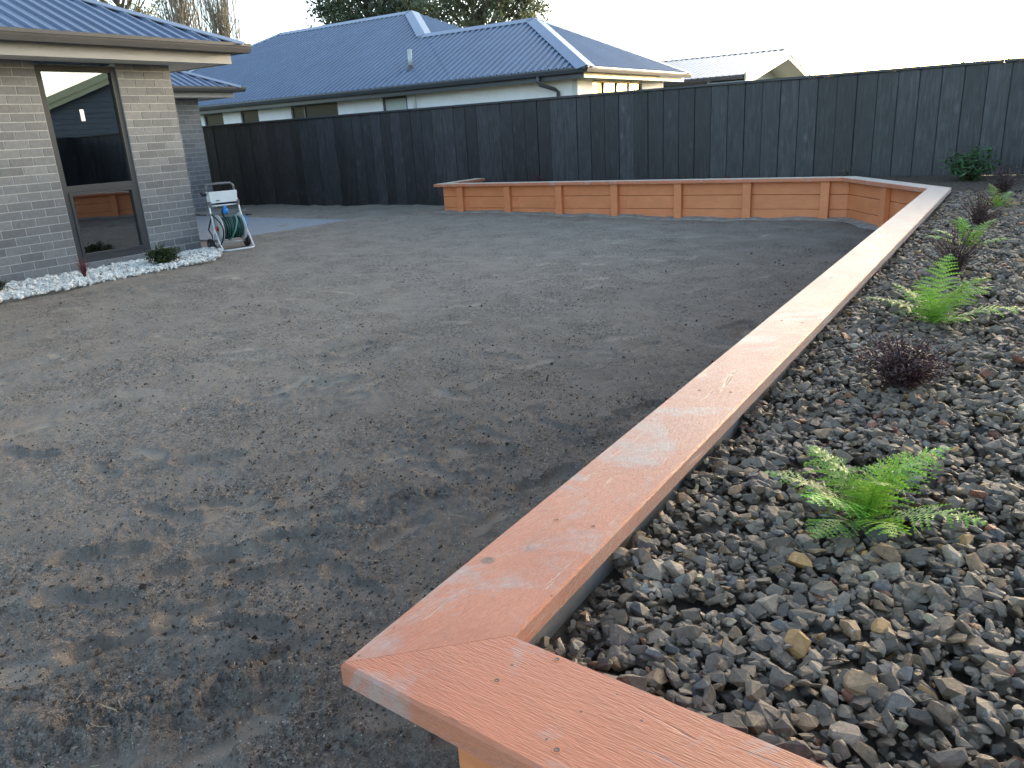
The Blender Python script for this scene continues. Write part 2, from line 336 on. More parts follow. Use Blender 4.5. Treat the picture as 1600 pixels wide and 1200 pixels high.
def hsoil(x, y, fine=True, ret=False):
    z = -.05*sstep(-8, -3, x)+.04*fbm(x*.6, y*.6, 3, 3)+.020*fbm(x*3, y*3, 9, 4)
    # rake lines
    u_ = x*.67+y*.74; v_ = -x*.74+y*.67
    z = z+.017*fbm(u_*.8, v_*5, 21, 4, .6)*(.35+.65*sstep(-1.5, -3.5, x))
    rough = np.ones_like(x)
    for fx, fy, a, s, dep in FEET:
        k = np.nonzero((np.abs(x-fx) < .3) & (np.abs(y-fy) < .3))
        if len(k[0]) == 0: continue
        dx = x[k]-fx; dy = y[k]-fy; p = (dx*math.cos(a)+dy*math.sin(a))/s; q = (-dx*math.sin(a)+dy*math.cos(a))/s
        wd = .052-.014*np.cos(p/.14*math.pi)*(p > -.2)-.012*np.exp(-((p+.01)/.04)**2)
        d = np.sqrt((p/.148)**2+(q/wd)**2)
        ins = 1-sstep(.86, 1.02, d); rim = np.exp(-((d-1.18)/.16)**2)
        z[k] += -dep*1.3*ins+dep*.7*rim; rough[k] *= 1-.88*ins
    for mx, my, a, ln, wd, hh in MOUNDS:
        k = np.nonzero((np.abs(x-mx) < ln*2.2) & (np.abs(y-my) < ln*2.2))
        if len(k[0]) == 0: continue
        dx = x[k]-mx; dy = y[k]-my; p = dx*math.cos(a)+dy*math.sin(a); q = -dx*math.sin(a)+dy*math.cos(a)+.035*fbm(p*9, p*0+mx*7, 5, 2)
        e = np.exp(-(p/ln)**2-(q/wd)**2)
        z[k] += hh*e*(.8+.55*fbm(x[k]*13, y[k]*13, 31, 4, .6))-hh*.5*np.exp(-(p/ln)**2-((q-wd*1.6)/wd)**2); rough[k] += 1.2*e
    if fine:
        z = z+rough*(.0085*fbm(x*14, y*14, 41, 3, .6)*(.5+1.4*np.abs(fbm(x*1.7, y*1.7, 77, 2)))+.0085*fbm(x*55, y*55, 51, 3, .65))
    return (z, np.clip(rough, 0, 1)) if ret else z
na, nr = 760, 540
ang = np.linspace(R(-14), R(128), na); rr_ = [.62]
for k in range(nr-1): rr_.append(rr_[-1]+rr_[-1]*.0030*(.55+rr_[-1]*.42))
rr_ = np.array(rr_); rr_ = .62+(rr_-.62)*(21-.62)/(rr_[-1]-.62)
A_, Q_ = np.meshgrid(ang, rr_); X = -Q_*np.sin(A_); Y = Q_*np.cos(A_); Z, RO = hsoil(X, Y, True, True)
idx = np.arange(na*nr).reshape(nr, na)
Fq = np.stack([idx[:-1,:-1].ravel(), idx[:-1,1:].ravel(), idx[1:,1:].ravel(), idx[1:,:-1].ravel()], 1)[:, ::-1]
cx = X.ravel()[Fq].mean(1); cy = Y.ravel()[Fq].mean(1)
Fq = Fq[(cy < 11.9) & (cx > -18.5)]
lawn = place('lawn_soil', npmesh('lawn_soil', np.stack([X, Y, Z], -1).reshape(-1, 3), Fq, MT['soil'], np.repeat(RO.reshape(-1, 1), 3, 1), smooth=True), None, (0, 0, 0))
setp(lawn, kind='structure', label='raked bare brown soil of the unsown lawn')
# near patch under and behind the camera
bx_ = MB(); xs = np.linspace(-6, 1.5, 40); ys = np.linspace(-4, 1.2, 30)
XX, YY = np.meshgrid(xs, ys); ZZ = hsoil(XX, YY, False)-.03; ii = np.arange(1200).reshape(30, 40)
o = place('soil_verge', npmesh('soil_verge', np.stack([XX, YY, ZZ], -1).reshape(-1, 3), np.stack([ii[:-1,:-1].ravel(), ii[:-1,1:].ravel(), ii[1:,1:].ravel(), ii[1:,:-1].ravel()], 1), MT['soil'], np.ones((1200, 3)), smooth=True), None, (0, 0, 0)); setp(o, kind='structure')

def scatter(shapesV, shapesF, P, sc, rot, which, colr):
    """join many small copies: P (n,3), sc (n,3), rot (n,3,3)"""
    Vs = []; Fs = []; Cs = []; off = 0
    for k in range(len(shapesV)):
        s = np.nonzero(which == k)[0]
        if len(s) == 0: continue
        v = shapesV[k]; f = shapesF[k]
        w_ = np.einsum('nij,nvj->nvi', rot[s], v[None]*sc[s][:, None, :])+P[s][:, None, :]
        Vs.append(w_.reshape(-1, 3)); Fs.append((f[None]+(np.arange(len(s))*len(v))[:, None, None]+off).reshape(-1, 3)); off += len(s)*len(v)
        Cs.append(np.repeat(colr[s], len(v), 0))
    return np.concatenate(Vs), np.concatenate(Fs), np.concatenate(Cs)
def rotm(yaw, tx, ty):
    cz, sz = np.cos(yaw), np.sin(yaw); cx_, sx_ = np.cos(tx), np.sin(tx); cy_, sy_ = np.cos(ty), np.sin(ty); o_ = np.zeros_like(yaw); i_ = o_+1
    A = np.stack([cz,-sz,o_,sz,cz,o_,o_,o_,i_], -1).reshape(-1,3,3); B = np.stack([i_,o_,o_,o_,cx_,-sx_,o_,sx_,cx_], -1).reshape(-1,3,3); C_ = np.stack([cy_,o_,sy_,o_,i_,o_,-sy_,o_,cy_], -1).reshape(-1,3,3)
    return np.einsum('nij,njk,nkl->nil', A, B, C_)
def hulls(n, npts, seed, box=.5, lo=.78):
    rg = np.random.default_rng(seed); outV = []; outF = []
    for k in range(n):
        d = rg.normal(size=(npts, 3)); d /= np.linalg.norm(d, axis=1)[:, None]
        d = d*(1-box)+box*np.clip(d*1.5, -.8, .8); d *= rg.uniform(lo, 1.0, (npts, 1))
        bm = bmesh.new()
        for p in d: bm.verts.new(p)
        bmesh.ops.convex_hull(bm, input=bm.verts)
        bmesh.ops.delete(bm, geom=[q for q in bm.verts if not q.link_faces], context='VERTS')
        bmesh.ops.triangulate(bm, faces=bm.faces); bm.verts.index_update()
        outV.append(np.array([q.co[:] for q in bm.verts])); outF.append(np.array([[q.index for q in f.verts] for f in bm.faces])); bm.free()
    return outV, outF
# crumbs, specks and straw on the soil
hv, hf_ = hulls(14, 7, 3, .2)
n = 52000; a_ = R(2)+RNG.random(n)*R(80); r_ = 1.15*np.exp(RNG.random(n)**1.0*2.0)
px_ = -r_*np.sin(a_); py_ = r_*np.cos(a_); dens = fbm(px_*2.2, py_*2.2, 88, 3); sel = (px_ < -.86) & (dens > -.22+.3*(RNG.random(n)-.5)) & (py_ < 10)
px_, py_ = px_[sel], py_[sel]; n = len(px_); s_ = np.clip(RNG.lognormal(-5.95, .5, n), .0012, .012)*(1+.06*np.hypot(px_, py_))
cc = np.where((RNG.random(n) < .05)[:, None], np.array([.55, .52, .46])*RNG.uniform(.5, 1.15, (n, 1)), np.array([.165, .124, .09])*RNG.uniform(.5, 1.35, (n, 1)))
wet_ = (.45+.75*sstep(-1.5, -6, px_))[:, None]; lightm = cc[:, :1] > .2; cc = np.where(lightm, cc, cc*wet_); s_ = np.where(lightm[:, 0], np.minimum(s_*.55, .0045), s_)
P = np.stack([px_, py_, hsoil(px_, py_)+s_*.25], -1)
V_, F_, C_ = scatter(hv, hf_, P, s_[:, None]*RNG.uniform(.7, 1.2, (n, 3)), rotm(RNG.random(n)*6.28, RNG.random(n)*3, RNG.random(n)*3), RNG.integers(0, 14, n), cc)
o = place('soil_crumbs', npmesh('soil_crumbs', V_, F_, MT['crumb'], C_), None, (0, 0, 0)); setp(o, 'loose clods and pale specks strewn over the soil', 'soil crumbs', kind='stuff')
st = MB()
for k in range(170):
    r_ = 1.3+random.random()**1.5*5; a_ = R(random.uniform(10, 72)); x, y = -r_*math.sin(a_), r_*math.cos(a_)
    if k < 50: mx, my = random.choice(MOUNDS[:7])[:2]; x = mx+random.gauss(0, .16); y = my+random.gauss(0, .16)
    if x > -.85: continue
    z = float(hsoil(np.array([x]), np.array([y]))[0])+.003; th = random.uniform(0, 6.28); ln = random.uniform(.015, .06); bd = random.uniform(-.8, .8); lift = random.uniform(0, .014)
    st.tube([(x+ln*s*math.cos(th+bd*s), y+ln*s*math.sin(th+bd*s), z+lift*s) for s in (-.5, -.15, .2, .5)], random.uniform(.0005, .001), 4)
MT['straw'] = simple('straw', (.36, .31, .2), .8, var=.3, nscale=20)
setp(obj('straw_litter', st, MT['straw'], origin=(0, 0, 0)), 'thin dry straw and root bits lying on the soil', 'straw', kind='stuff')

# ------------------------------------------------------------------ retaining wall
def offs(path, d):                       # offset an open polyline to its left by d with mitres
    out = []
    for i, p in enumerate(path):
        p = Vector(p); a = (p-Vector(path[i-1])).normalized() if i else None; b = (Vector(path[i+1])-p).normalized() if i < len(path)-1 else None
        nn = [Vector((-q.y, q.x)) for q in (a, b) if q is not None]
        if len(nn) == 2: mm = (nn[0]+nn[1]).normalized(); out.append(p+mm*(d/mm.dot(nn[0])))
        else: out.append(p+nn[0]*d)
    return out
PATH = [(2.2,.47),(-.815,.69),(-.815,8.75),(-1.87,10.27),(-8.14,10.27),(-8.14,11.46)]
# the lawn lies to the left of this walk, the bed to the right: offsets towards the bed are negative
def off(d): return offs(PATH, -d)
CAPZ, CAPT, CAPW = .47, .045, .205
wall = empty('retaining_wall', (-.715, 5, -.05), 'orange stained timber retaining wall with wide flat capping round the gravel bed', 'retaining wall')
def board_obj(name, quad, z0, z1, m, parent, bev, lab=None):
    """quad: 4 plan points a0,a1 (front edge) b1,b0 (back edge); local X runs along the board"""
    a0, a1, b1, b0 = [Vector(q) for q in quad]; d = (a1-a0); th = math.atan2(d.y, d.x); mid = (a0+a1+b0+b1)/4; c, s = math.cos(-th), math.sin(-th)
    pl = [((q.x-mid.x)*c-(q.y-mid.y)*s, (q.x-mid.x)*s+(q.y-mid.y)*c) for q in (a0, a1, b1, b0)]
    ar = sum(pl[i][0]*pl[(i+1) % 4][1]-pl[(i+1) % 4][0]*pl[i][1] for i in range(4))
    if ar < 0: pl = pl[::-1]
    zm = (z0+z1)/2
    o = obj(name, MB().prism(pl, z0-zm, z1-zm), m, parent, (mid.x, mid.y, zm), bev, True, th)
    if lab: o['label'] = lab
    return o
fo, bo = off(0), off(CAPW)
def lerp(a, b, t): return Vector(a)+(Vector(b)-Vector(a))*t
caps = [(0,0,1),(1,0,.53),(1,.53,1),(2,0,1),(3,0,.5),(3,.5,1),(4,0,1)]
for sg, t0, t1 in caps:
    L_ = (fo[sg+1]-fo[sg]).length; e = .0004/L_; 
    fa, fb = lerp(fo[sg], fo[sg+1], t0+e), lerp(fo[sg], fo[sg+1], t1-e); L2 = (bo[sg+1]-bo[sg]).length
    ba, bb = lerp(bo[sg], bo[sg+1], t0+e), lerp(bo[sg], bo[sg+1], t1-e)
    if 0 < t0: u = (fo[sg+1]-fo[sg]).normalized(); ba = fa+Vector((u.y, -u.x))*CAPW
    if t1 < 1: u = (fo[sg+1]-fo[sg]).normalized(); bb = fb+Vector((u.y, -u.x))*CAPW
    board_obj('cap_board', (fa, fb, bb, ba), CAPZ-CAPT, CAPZ, MT['stain_cap'], wall, -.005)
capb = [o for o in wall.children if o.name.startswith('cap_board')]
MT['screw'] = simple('screw_steel', (.16, .13, .115), .4, metal=.5, var=.2)
sm = mesh('screw', MB().lathe([(-.004,.0040),(.0005,.0044),(.0007,.0025),(-.0005,.0012)], (0,0,0), 'Z', 10), MT['screw'])
dm = mesh('screw_recess', MB().lathe([(.0003,.0075),(.0006,.0065),(.0005,.0045)], (0,0,0), 'Z', 14), MT['stain'])
for bi, x, y in ((0,-.575,.775),(0,-.52,.86),(0,-.43,.70),(0,.05,.80),(0,.06,.66),(1,-.74,1.25),(1,-.66,1.26),(1,-.755,2.15),(1,-.665,2.17),(1,-.75,3.08),(1,-.67,3.07),(1,-.75,4.0),(1,-.66,4.02)):
    sc1 = place('screw', sm, None, (x, y, CAPZ)); sc1.parent = capb[bi]; sc1.matrix_parent_inverse = Matrix.LocRotScale(capb[bi].location+WO[wall], capb[bi].rotation_euler, None).inverted()
    dc1 = place('screw_recess', dm, None, (x, y, CAPZ)); dc1.parent = capb[bi]; dc1.matrix_parent_inverse = sc1.matrix_parent_inverse
BO, BT, PF = .105, .045, .036            # board face, board thickness, post face (from the cap's outer edge)
LEV = [(-.16,.080),(.085,.2600),(.2650,.4245)]
f1, b1 = off(BO), off(BO+BT)
segs = {0: [0,.5,.945], 1: [.022]+[i/5 for i in range(1, 6)], 2: [0,1], 3: [0,.185,.475,.765,1], 4: [0,1]}
for sg, br in segs.items():
    for t0, t1 in zip(br[:-1], br[1:]):
        for z0, z1 in LEV:
            L_ = (f1[sg+1]-f1[sg]).length; e = .001/L_
            board_obj('board', (lerp(f1[sg], f1[sg+1], t0+e), lerp(f1[sg], f1[sg+1], t1-e), lerp(b1[sg], b1[sg+1], t1-e), lerp(b1[sg], b1[sg+1], t0+e)), z0, z1, MT['stain'], wall, .004)
p0, p1 = off(PF), off(BO-.002)
def post_at(sg, s, w=.108):              # s metres along the face
    u = (p0[sg+1]-p0[sg]).normalized(); c = p0[sg]+u*s; d = Vector((u.y, -u.x))*(BO-.002-PF)
    a, b = c-u*w/2, c+u*w/2
    board_obj('post', (a, b, b+d, a+d), -.2, CAPZ-CAPT-.001, MT['stain'], wall, .005)
L3 = (p0[4]-p0[3]).length
for xx in (-7.66,-6.755,-5.84,-4.93,-3.98,-3.04,-2.08): post_at(3, p0[3].x-xx)
post_at(2, .95); post_at(2, 1.62) if False else None
for k in range(9): post_at(1, .45+k*.92)
for k in range(3): post_at(0, (p0[1]-p0[0]).length-.22-k*.92)
g0, g1 = off(BO+BT+.002), off(BO+BT+.030)
for sg in (0, 1, 2):
    board_obj('backing_board', (g0[sg], g0[sg+1], g1[sg+1], g1[sg]), -.1, .4215, MT['greytimber'], wall, .003, 'grey unpainted backing board')
# concrete haunch along the wall foot
hq, hp = off(-.035), off(BO-.004)
strip = MB()
for sg in (1, 2, 3):
    Ls = (hq[sg+1]-hq[sg]).length; n = max(4, int(Ls/.12))
    for k in range(n):
        a, b = lerp(hq[sg], hq[sg+1], k/n), lerp(hq[sg], hq[sg+1], (k+1)/n); a2, b2 = lerp(hp[sg], hp[sg+1], k/n), lerp(hp[sg], hp[sg+1], (k+1)/n)
        def zz(q, dz): return float(hsoil(np.array([q.x]), np.array([q.y]), False)[0])+dz
        def wob(q): return q+Vector((.022*float(vnoise(np.array([q.x*5]), np.array([q.y*5]), 8)[0]), .03*float(vnoise(np.array([q.x*5]), np.array([q.y*5]), 4)[0])))
        a, b = wob(a), wob(b)
        strip.add([(a.x,a.y,zz(a,-.03)),(b.x,b.y,zz(b,-.03)),(b.x,b.y,zz(b,.012)),(a.x,a.y,zz(a,.012)),(a2.x,a2.y,zz(a2,.028)),(b2.x,b2.y,zz(b2,.028))], [(0,1,2,3),(3,2,5,4)])
setp(obj('concrete_haunch', strip, MT['conc'], origin=(-.8, 9, -.05)), 'rough grey concrete haunch along the foot of the timber wall', 'concrete strip', kind='structure')

# ------------------------------------------------------------------ gravel bed
bedz = .352
poly = [Vector(q) for q in off(BO+BT+.012)][1:]+[Vector((3.4, 11.47)), Vector((3.4, .40))]
def inside(x, y, pl):
    c = np.zeros(x.shape, bool); n = len(pl)
    for i in range(n):
        a, b = pl[i], pl[(i+1) % n]
        if a.y == b.y: continue
        c ^= ((a.y > y) != (b.y > y)) & (x < (b.x-a.x)*(y-a.y)/(b.y-a.y)+a.x)
    return c
gx, gy = np.meshgrid(np.linspace(-8.1, 3.4, 385), np.linspace(.3, 11.5, 375)); nn_ = gx.shape
gz = bedz+.02*fbm(gx*2, gy*2, 60, 4)+.03*sstep(8.7, 9.6, gy)+.012*fbm(gx*14, gy*14, 61, 3)*sstep(8.5, 9.3, gy)
ii = np.arange(gx.size).reshape(nn_); Fq = np.stack([ii[:-1,:-1].ravel(), ii[:-1,1:].ravel(), ii[1:,1:].ravel(), ii[1:,:-1].ravel()], 1)
Fq = Fq[inside(gx.ravel()[Fq].mean(1), gy.ravel()[Fq].mean(1), poly)]
bed = place('gravel_bed', npmesh('gravel_bed', np.stack([gx, gy, gz], -1).reshape(-1, 3), Fq, MT['bedsoil'], smooth=True), None, (0, 0, 0))
setp(bed, kind='structure', label='raised bed of grey crushed stone behind the timber wall')
sv, sf = hulls(80, 17, 11, .34, .80)
X0, X1, Y0, Y1, RES = -.70, 1.5, .45, 9.6, .006
H_ = np.full((int((Y1-Y0)/RES)+1, int((X1-X0)/RES)+1), bedz)
gs = .0230; jx, jy = np.meshgrid(np.arange(X0+.03, X1-.03, gs), np.arange(Y0+.03, Y1-.03, gs)); jx = jx.ravel()+RNG.uniform(-.5, .5, jx.size)*gs; jy = jy.ravel()+RNG.uniform(-.5, .5, jy.size)*gs
n = 60000; sx_ = np.concatenate([jx, X0+.03+RNG.random(n)*(X1-X0-.06)]); sy_ = np.concatenate([jy, Y0+.03+RNG.random(n)*(Y1-Y0-.06)]); n = len(sx_)
thin = (sx_ < .35) | (RNG.random(n) < .45); sx_, sy_ = sx_[thin], sy_[thin]; n = len(sx_)
fade = 1-sstep(8.4, 9.5, sy_)*.85
keep = inside(sx_, sy_, [Vector(q) for q in off(BO+BT+.045)][1:3]+[Vector((-.68, 9.6)), Vector((1.5, 9.6)), Vector((1.5, .52))]) & (RNG.random(n) < fade)
sx_, sy_ = sx_[keep], sy_[keep]; n = len(sx_)
size = np.clip(RNG.lognormal(math.log(.0140), .46, n), .005, .036)       # half length
sc = np.stack([size, size*RNG.uniform(.45, .95, n), size*RNG.uniform(.24, .66, n)], -1)
yaw = RNG.random(n)*6.283; tx = RNG.normal(0, .38, n); ty = RNG.normal(0, .38, n)
rm = rotm(yaw, tx, ty); wh = RNG.integers(0, 80, n)
ext = np.sqrt(np.einsum('nij,nj->ni', rm**2, sc**2))                    # world half extents
ordr = np.argsort(-size+RNG.normal(0, .012, n)); sz_ = np.zeros(n)
for k in ordr:
    ex, ey, ez = ext[k]; i0 = int((sy_[k]-ey*.8-Y0)/RES); i1 = int((sy_[k]+ey*.8-Y0)/RES)+1; j0 = int((sx_[k]-ex*.8-X0)/RES); j1 = int((sx_[k]+ex*.8-X0)/RES)+1
    i0 = max(i0, 0); j0 = max(j0, 0); h = H_[i0:i1, j0:j1]
    if h.size == 0: continue
    base = .55*h.mean()+.45*h.max(); base = min(base, bedz+.045); z = base+ez*.55; sz_[k] = z
    dy = ((np.arange(i0, i0+h.shape[0])*RES+Y0-sy_[k])/ey)[:, None]; dx = ((np.arange(j0, j0+h.shape[1])*RES+X0-sx_[k])/ex)[None]
    q = 1-dx*dx-dy*dy
    np.maximum(h, np.where(q > 0, z+ez*.85*np.sqrt(np.maximum(q, 0)), -1), out=h)
pal = np.array([(.150,.136,.118),(.112,.102,.090),(.20,.180,.152),(.135,.115,.090),(.105,.107,.112),(.24,.22,.188),(.19,.142,.092),(.31,.20,.09),(.22,.11,.075),(.17,.18,.18),(.33,.30,.22),(.078,.072,.066)])
pw = np.array([.24,.17,.10,.19,.06,.035,.07,.018,.015,.022,.012,.11]); pw /= pw.sum()
ci = RNG.choice(len(pal), n, p=pw); sc_col = pal[ci]*np.array([1.30, 1.12, .92])*RNG.uniform(.65, 1.2, (n, 1))
P = np.stack([sx_, sy_, sz_], -1)
# the 300 that show largest become parts of their own
vis = []
for k in range(n):
    if sy_[k] > 3.5: continue
    a = pix(P[k])
    if a[2] > 0 and 0 < a[0] < 1600 and 0 < a[1] < 1200:
        top = H_[min(max(int((sy_[k]-Y0)/RES), 0), H_.shape[0]-1), min(max(int((sx_[k]-X0)/RES), 0), H_.shape[1]-1)]
        if sz_[k]+ext[k][2]*.86 >= top-.004: vis.append((size[k]/a[2], k))
vis.sort(reverse=True); single = [k for _, k in vis[:300]]
for k in single:
    v = np.einsum('ij,vj->vi', rm[k], sv[wh[k]]*sc[k]); place('stone', npmesh('stone', v, sf[wh[k]], MT['stone'], np.repeat(sc_col[k][None], len(v), 0)), bed, tuple(P[k]))
rest = np.setdiff1d(np.arange(n), single)
V_, F_, C_ = scatter(sv, sf, P[rest], sc[rest], rm[rest], wh[rest], sc_col[rest])
o = place('gravel', npmesh('gravel', V_, F_, MT['stone'], C_), bed, (0, 0, 0)); o['kind'] = 'stuff'

# ------------------------------------------------------------------ fence
FY, PITCHB = 11.537, .2432
fence = empty('timber_fence', (-8, FY, 0), 'long black stained vertical board fence with flat capping behind the orange wall', 'fence')
x = -19.4; k = 0; random.seed(3)
proto = {}
while x < 4.0:
    zb = -.10 if x < -8.2 else .376
    key = (zb, random.randrange(4))
    if key not in proto:
        mb = MB(); wv = [random.uniform(-.003, .003) for _ in range(4)]; L0, L1 = zb, 1.668
        for j in range(3):
            pass
        w2 = .1185; tilt = .0
        mb.hexa([(-w2, -tilt/2+wv[0], L0), (w2, tilt/2+wv[1], L0), (w2, tilt/2+wv[1]+.019, L0), (-w2, -tilt/2+wv[0]+.019, L0)],
                [(-w2, -tilt/2+wv[2], L1), (w2, tilt/2+wv[3], L1), (w2, tilt/2+wv[3]+.019, L1), (-w2, -tilt/2+wv[2]+.019, L1)])
        proto[key] = mesh('board', mb, MT['fence'], .003)
    place('board', proto[key], fence, (x+random.uniform(-.003, .003), FY+random.uniform(-.005, .003), 0))
    x += PITCHB; k += 1
x = -19.6
while x < 4:
    obj('cap_rail', MB().box(x, x+4.796, FY-.035, FY+.06, 1.670, 1.704), MT['fence_cap'], fence, (x+2.4, FY, 1.687), .004); x += 4.8
for z in (.62, 1.45): obj('rail', MB().box(-19.6, 4.0, FY+.045, FY+.09, z, z+.09), MT['fence_cap'], fence)
x = -19.4+PITCHB/2
cov = mesh('gap_backing', MB().box(-.05, .05, 0, .018, .36, 1.6695), MT['fence_cap']); cov2 = mesh('gap_backing', MB().box(-.05, .05, 0, .018, -.1, 1.6695), MT['fence_cap'])
while x < 4.0: place('gap_backing', cov2 if x < -8.2 else cov, fence, (x, FY+.0255, 0)); x += PITCHB  # strips added behind the board gaps to keep the seams dark
x = -19.0
while x < 4: obj('post', MB().box(x, x+.1, FY+.092, FY+.19, -.2, 1.66), MT['fence_cap'], fence); x += 2.4
x = -8.0
while x < 4: obj('kickboard', MB().box(x, x+3.995, FY-.012, FY+.03, .12, .373), MT['pine'], fence, (x+2, FY, .25), .003); x += 4.0
SX = 3.35  # fence added out of view to keep low sun off the capping
side = empty('timber_fence', (SX, 4, 0), 'unseen black board fence added right of the gravel bed to block low sun', 'fence')
y = -5.0
while y < FY-.1: obj('board', MB().box(SX, SX+.02, y, y+.2405, .30, 1.668), MT['fence'], side, (SX, y+.12, 0)); y += PITCHB
obj('cap_rail', MB().box(SX-.035, SX+.06, -5, FY-.04, 1.670, 1.704), MT['fence_cap'], side); obj('kickboard', MB().box(SX-.012, SX+.03, -5, FY-.02, .0, .297), MT['pine'], side)
for o in fence.children:
    if o.name.startswith('kickboard'): o['label'] = 'pale treated pine kickboard'

# ------------------------------------------------------------------ roofing helpers
def ribbed(o3, sdir, tdir, s0, s1, tmin, tmax, pitch=.19, rh=.036, rt_=.028, rb=.062):
    """ribbed sheet: origin o3, s along the eave, t up the slope (unit); tmin/tmax functions of s"""
    o3, sdir, tdir = Vector(o3), Vector(sdir), Vector(tdir); nrm = sdir.cross(tdir)
    if nrm.z < 0: nrm = -nrm
    ss = []
    k = math.floor(s0/pitch)*pitch
    while k < s1+pitch:
        for d, h in ((-rb/2, 0), (-rt_/2, rh), (rt_/2, rh), (rb/2, 0), (pitch/2, 0)):
            if s0 <= k+d <= s1: ss.append((k+d, h))
        k += pitch
    ss = [(s0, 0)]+[q for q in ss if s0 < q[0] < s1]+[(s1, 0)]
    mb = MB(); vs = []
    for s, h in ss:
        a, b = tmin(s), max(tmin(s)+.001, tmax(s)); vs += [o3+sdir*s+tdir*a+nrm*h, o3+sdir*s+tdir*b+nrm*h]
    mb.add(vs, [(2*i, 2*i+2, 2*i+3, 2*i+1) for i in range(len(ss)-1)]); return mb
def flap(a, b, nd1, nd2, w=.17, lift=.036, th=.012):
    """folded ridge or hip capping along a-b; nd1, nd2 unit directions down each face"""
    a, b = Vector(a)+Vector((0, 0, lift)), Vector(b)+Vector((0, 0, lift)); d1, d2 = Vector(nd1)*w, Vector(nd2)*w; z = Vector((0, 0, th))
    mb = MB()
    for d in (d1, d2):
        mb.hexa([a-z, b-z, b+d-z, a+d-z], [a, b, b+d, a+d])
    return mb
def perp(a, b, down):                         # unit vector in the face, square to the hip, pointing down the face
    e = (Vector(b)-Vector(a)).normalized(); d = Vector(down); d = d-e*d.dot(e); return d.normalized()

# ------------------------------------------------------------------ the brick house
WX, CY = -8.703, 6.167; CRS = .0867; SOF = 2.185
house = empty('brick_house', (WX, CY, 0), 'low grey brick house with navy ribbed roof beside the white pebble strip', 'house')
WINY0, WINY1, WINZ0, WINZ1 = 4.60, 5.487, .105, 2.16
wl = MB(); MX = WX-.006; MF = WX-.0032
wl.box(MX-.1, MF, -3, WINY0, -.15, SOF+.01); wl.box(MX-.1, MF, WINY1, CY-.006, -.15, SOF+.01); wl.box(MX-.1, MF, WINY0, WINY1, -.15, WINZ0-.002)
wl.box(-13.75, MX-.1, CY-.11, CY-.006, -.15, SOF+.01)
wallm = obj('wall', wl, MT['mortar'], house)
ww = MB(); WGX, WGY = -13.748, 10.246
ww.box(WGX-.1, WGX-.0032, CY-.11, WGY-.006, -.15, SOF+.01); ww.box(WGX-6, WGX-.1, WGY-.1, WGY-.006, -.15, SOF+.01)
wallw = obj('wall', ww, MT['mortar'], house)
bproto = {}
def brickmesh(w):
    key = round(w, 3)
    if key not in bproto: bproto[key] = mesh('brick', MB().box(-.045, .006, -w/2, w/2, -.0385, .0385), MT['brick'], .002)
    return bproto[key]
def brickwork(wall, xf, y0, y1, ymin_obj, holes):
    rest_ = MB(); ncourse = int((SOF+.05)/CRS)+1
    for r in range(ncourse):
        zc = -.045+CRS*(r+.5); y = y1+.003-(0 if r % 2 else .12)
        if r % 2 == 0: spans = [(y1-.110, y1)]
        else: spans = []
        yy = y1-(.120 if r % 2 == 0 else 0)
        while yy > y0: spans.append((yy-.230, yy)); yy -= .240
        for a, b in spans:
            pieces = [(a, b)]
            for (h0, h1, hz0, hz1) in holes:
                if hz0 < zc+.03 and zc-.03 < hz1:
                    np_ = []
                    for p, q in pieces:
                        if q <= h0 or p >= h1: np_.append((p, q))
                        else:
                            if p < h0-.03: np_.append((p, h0-.004))
                            if q > h1+.03: np_.append((h1+.004, q))
                    pieces = np_
            for p, q in pieces:
                if zc+.038 > SOF+.02: continue
                if p > ymin_obj: place('brick', brickmesh(q-p), wall, (xf, (p+q)/2, zc))
                else: rest_.box(xf-.045, xf+.006, p, q, zc-.038, zc+.038)
    o = obj('brickwork', rest_, MT['brick'], wall); o['kind'] = 'stuff'
brickwork(wallm, MX, -3, CY, 3.55, [(WINY0, WINY1, WINZ0-.03, 3)])
brickwork(wallw, WGX-.006, CY, WGY, 9.5, [])
rt2 = MB()                                    # return wall facing the patio
for r in range(25):
    x = WX-.049-(.12 if r % 2 else 0)
    if r % 2: rt2.box(x+.01, WX-.049, CY-.03, CY, -.045+CRS*(r+.5)-.038, -.045+CRS*(r+.5)+.038)
    while x > WGX: rt2.box(x-.23, x, CY-.03, CY, -.045+CRS*(r+.5)-.038, -.045+CRS*(r+.5)+.038); x -= .24
o = obj('brickwork', rt2, MT['brick'], wallm); o['kind'] = 'stuff'
# window
win = obj('window', MB().box(WX-.09,WX-.012,WINY0+.006,WINY0+.062,WINZ0,WINZ1).box(WX-.09,WX-.012,WINY1-.062,WINY1-.006,WINZ0,WINZ1).box(WX-.09,WX-.013,WINY0+.062,WINY1-.062,WINZ1-.062,WINZ1).box(WX-.09,WX-.013,WINY0+.062,WINY1-.062,WINZ0,WINZ0+.065).box(WX-.09,WX-.013,WINY0+.062,WINY1-.062,.868,.935), MT['winframe'], house)
sash = MB(); y0, y1, z0, z1 = WINY0+.064, WINY1-.064, WINZ0+.067, .866
sash.box(WX-.07,WX-.004,y0,y0+.03,z0,z1).box(WX-.07,WX-.004,y1-.03,y1,z0,z1).box(WX-.07,WX-.005,y0+.03,y1-.03,z0,z0+.03).box(WX-.07,WX-.005,y0+.03,y1-.03,z1-.03,z1)
obj('sash', sash, MT['winframe'], win)
obj('pane', MB().box(WX-.050,WX-.044,WINY0+.06,WINY1-.06,.93,WINZ1-.06), MT['glass'], win)
obj('pane', MB().box(WX-.042,WX-.036,y0+.028,y1-.028,z0+.028,z1-.028), MT['glass'], win)
sk = obj('sticker', MB().box(WX-.0435,WX-.0425,5.00,5.045,1.60,1.72), MT['paper'], win); sk['label'] = 'small white label stuck on the glass'
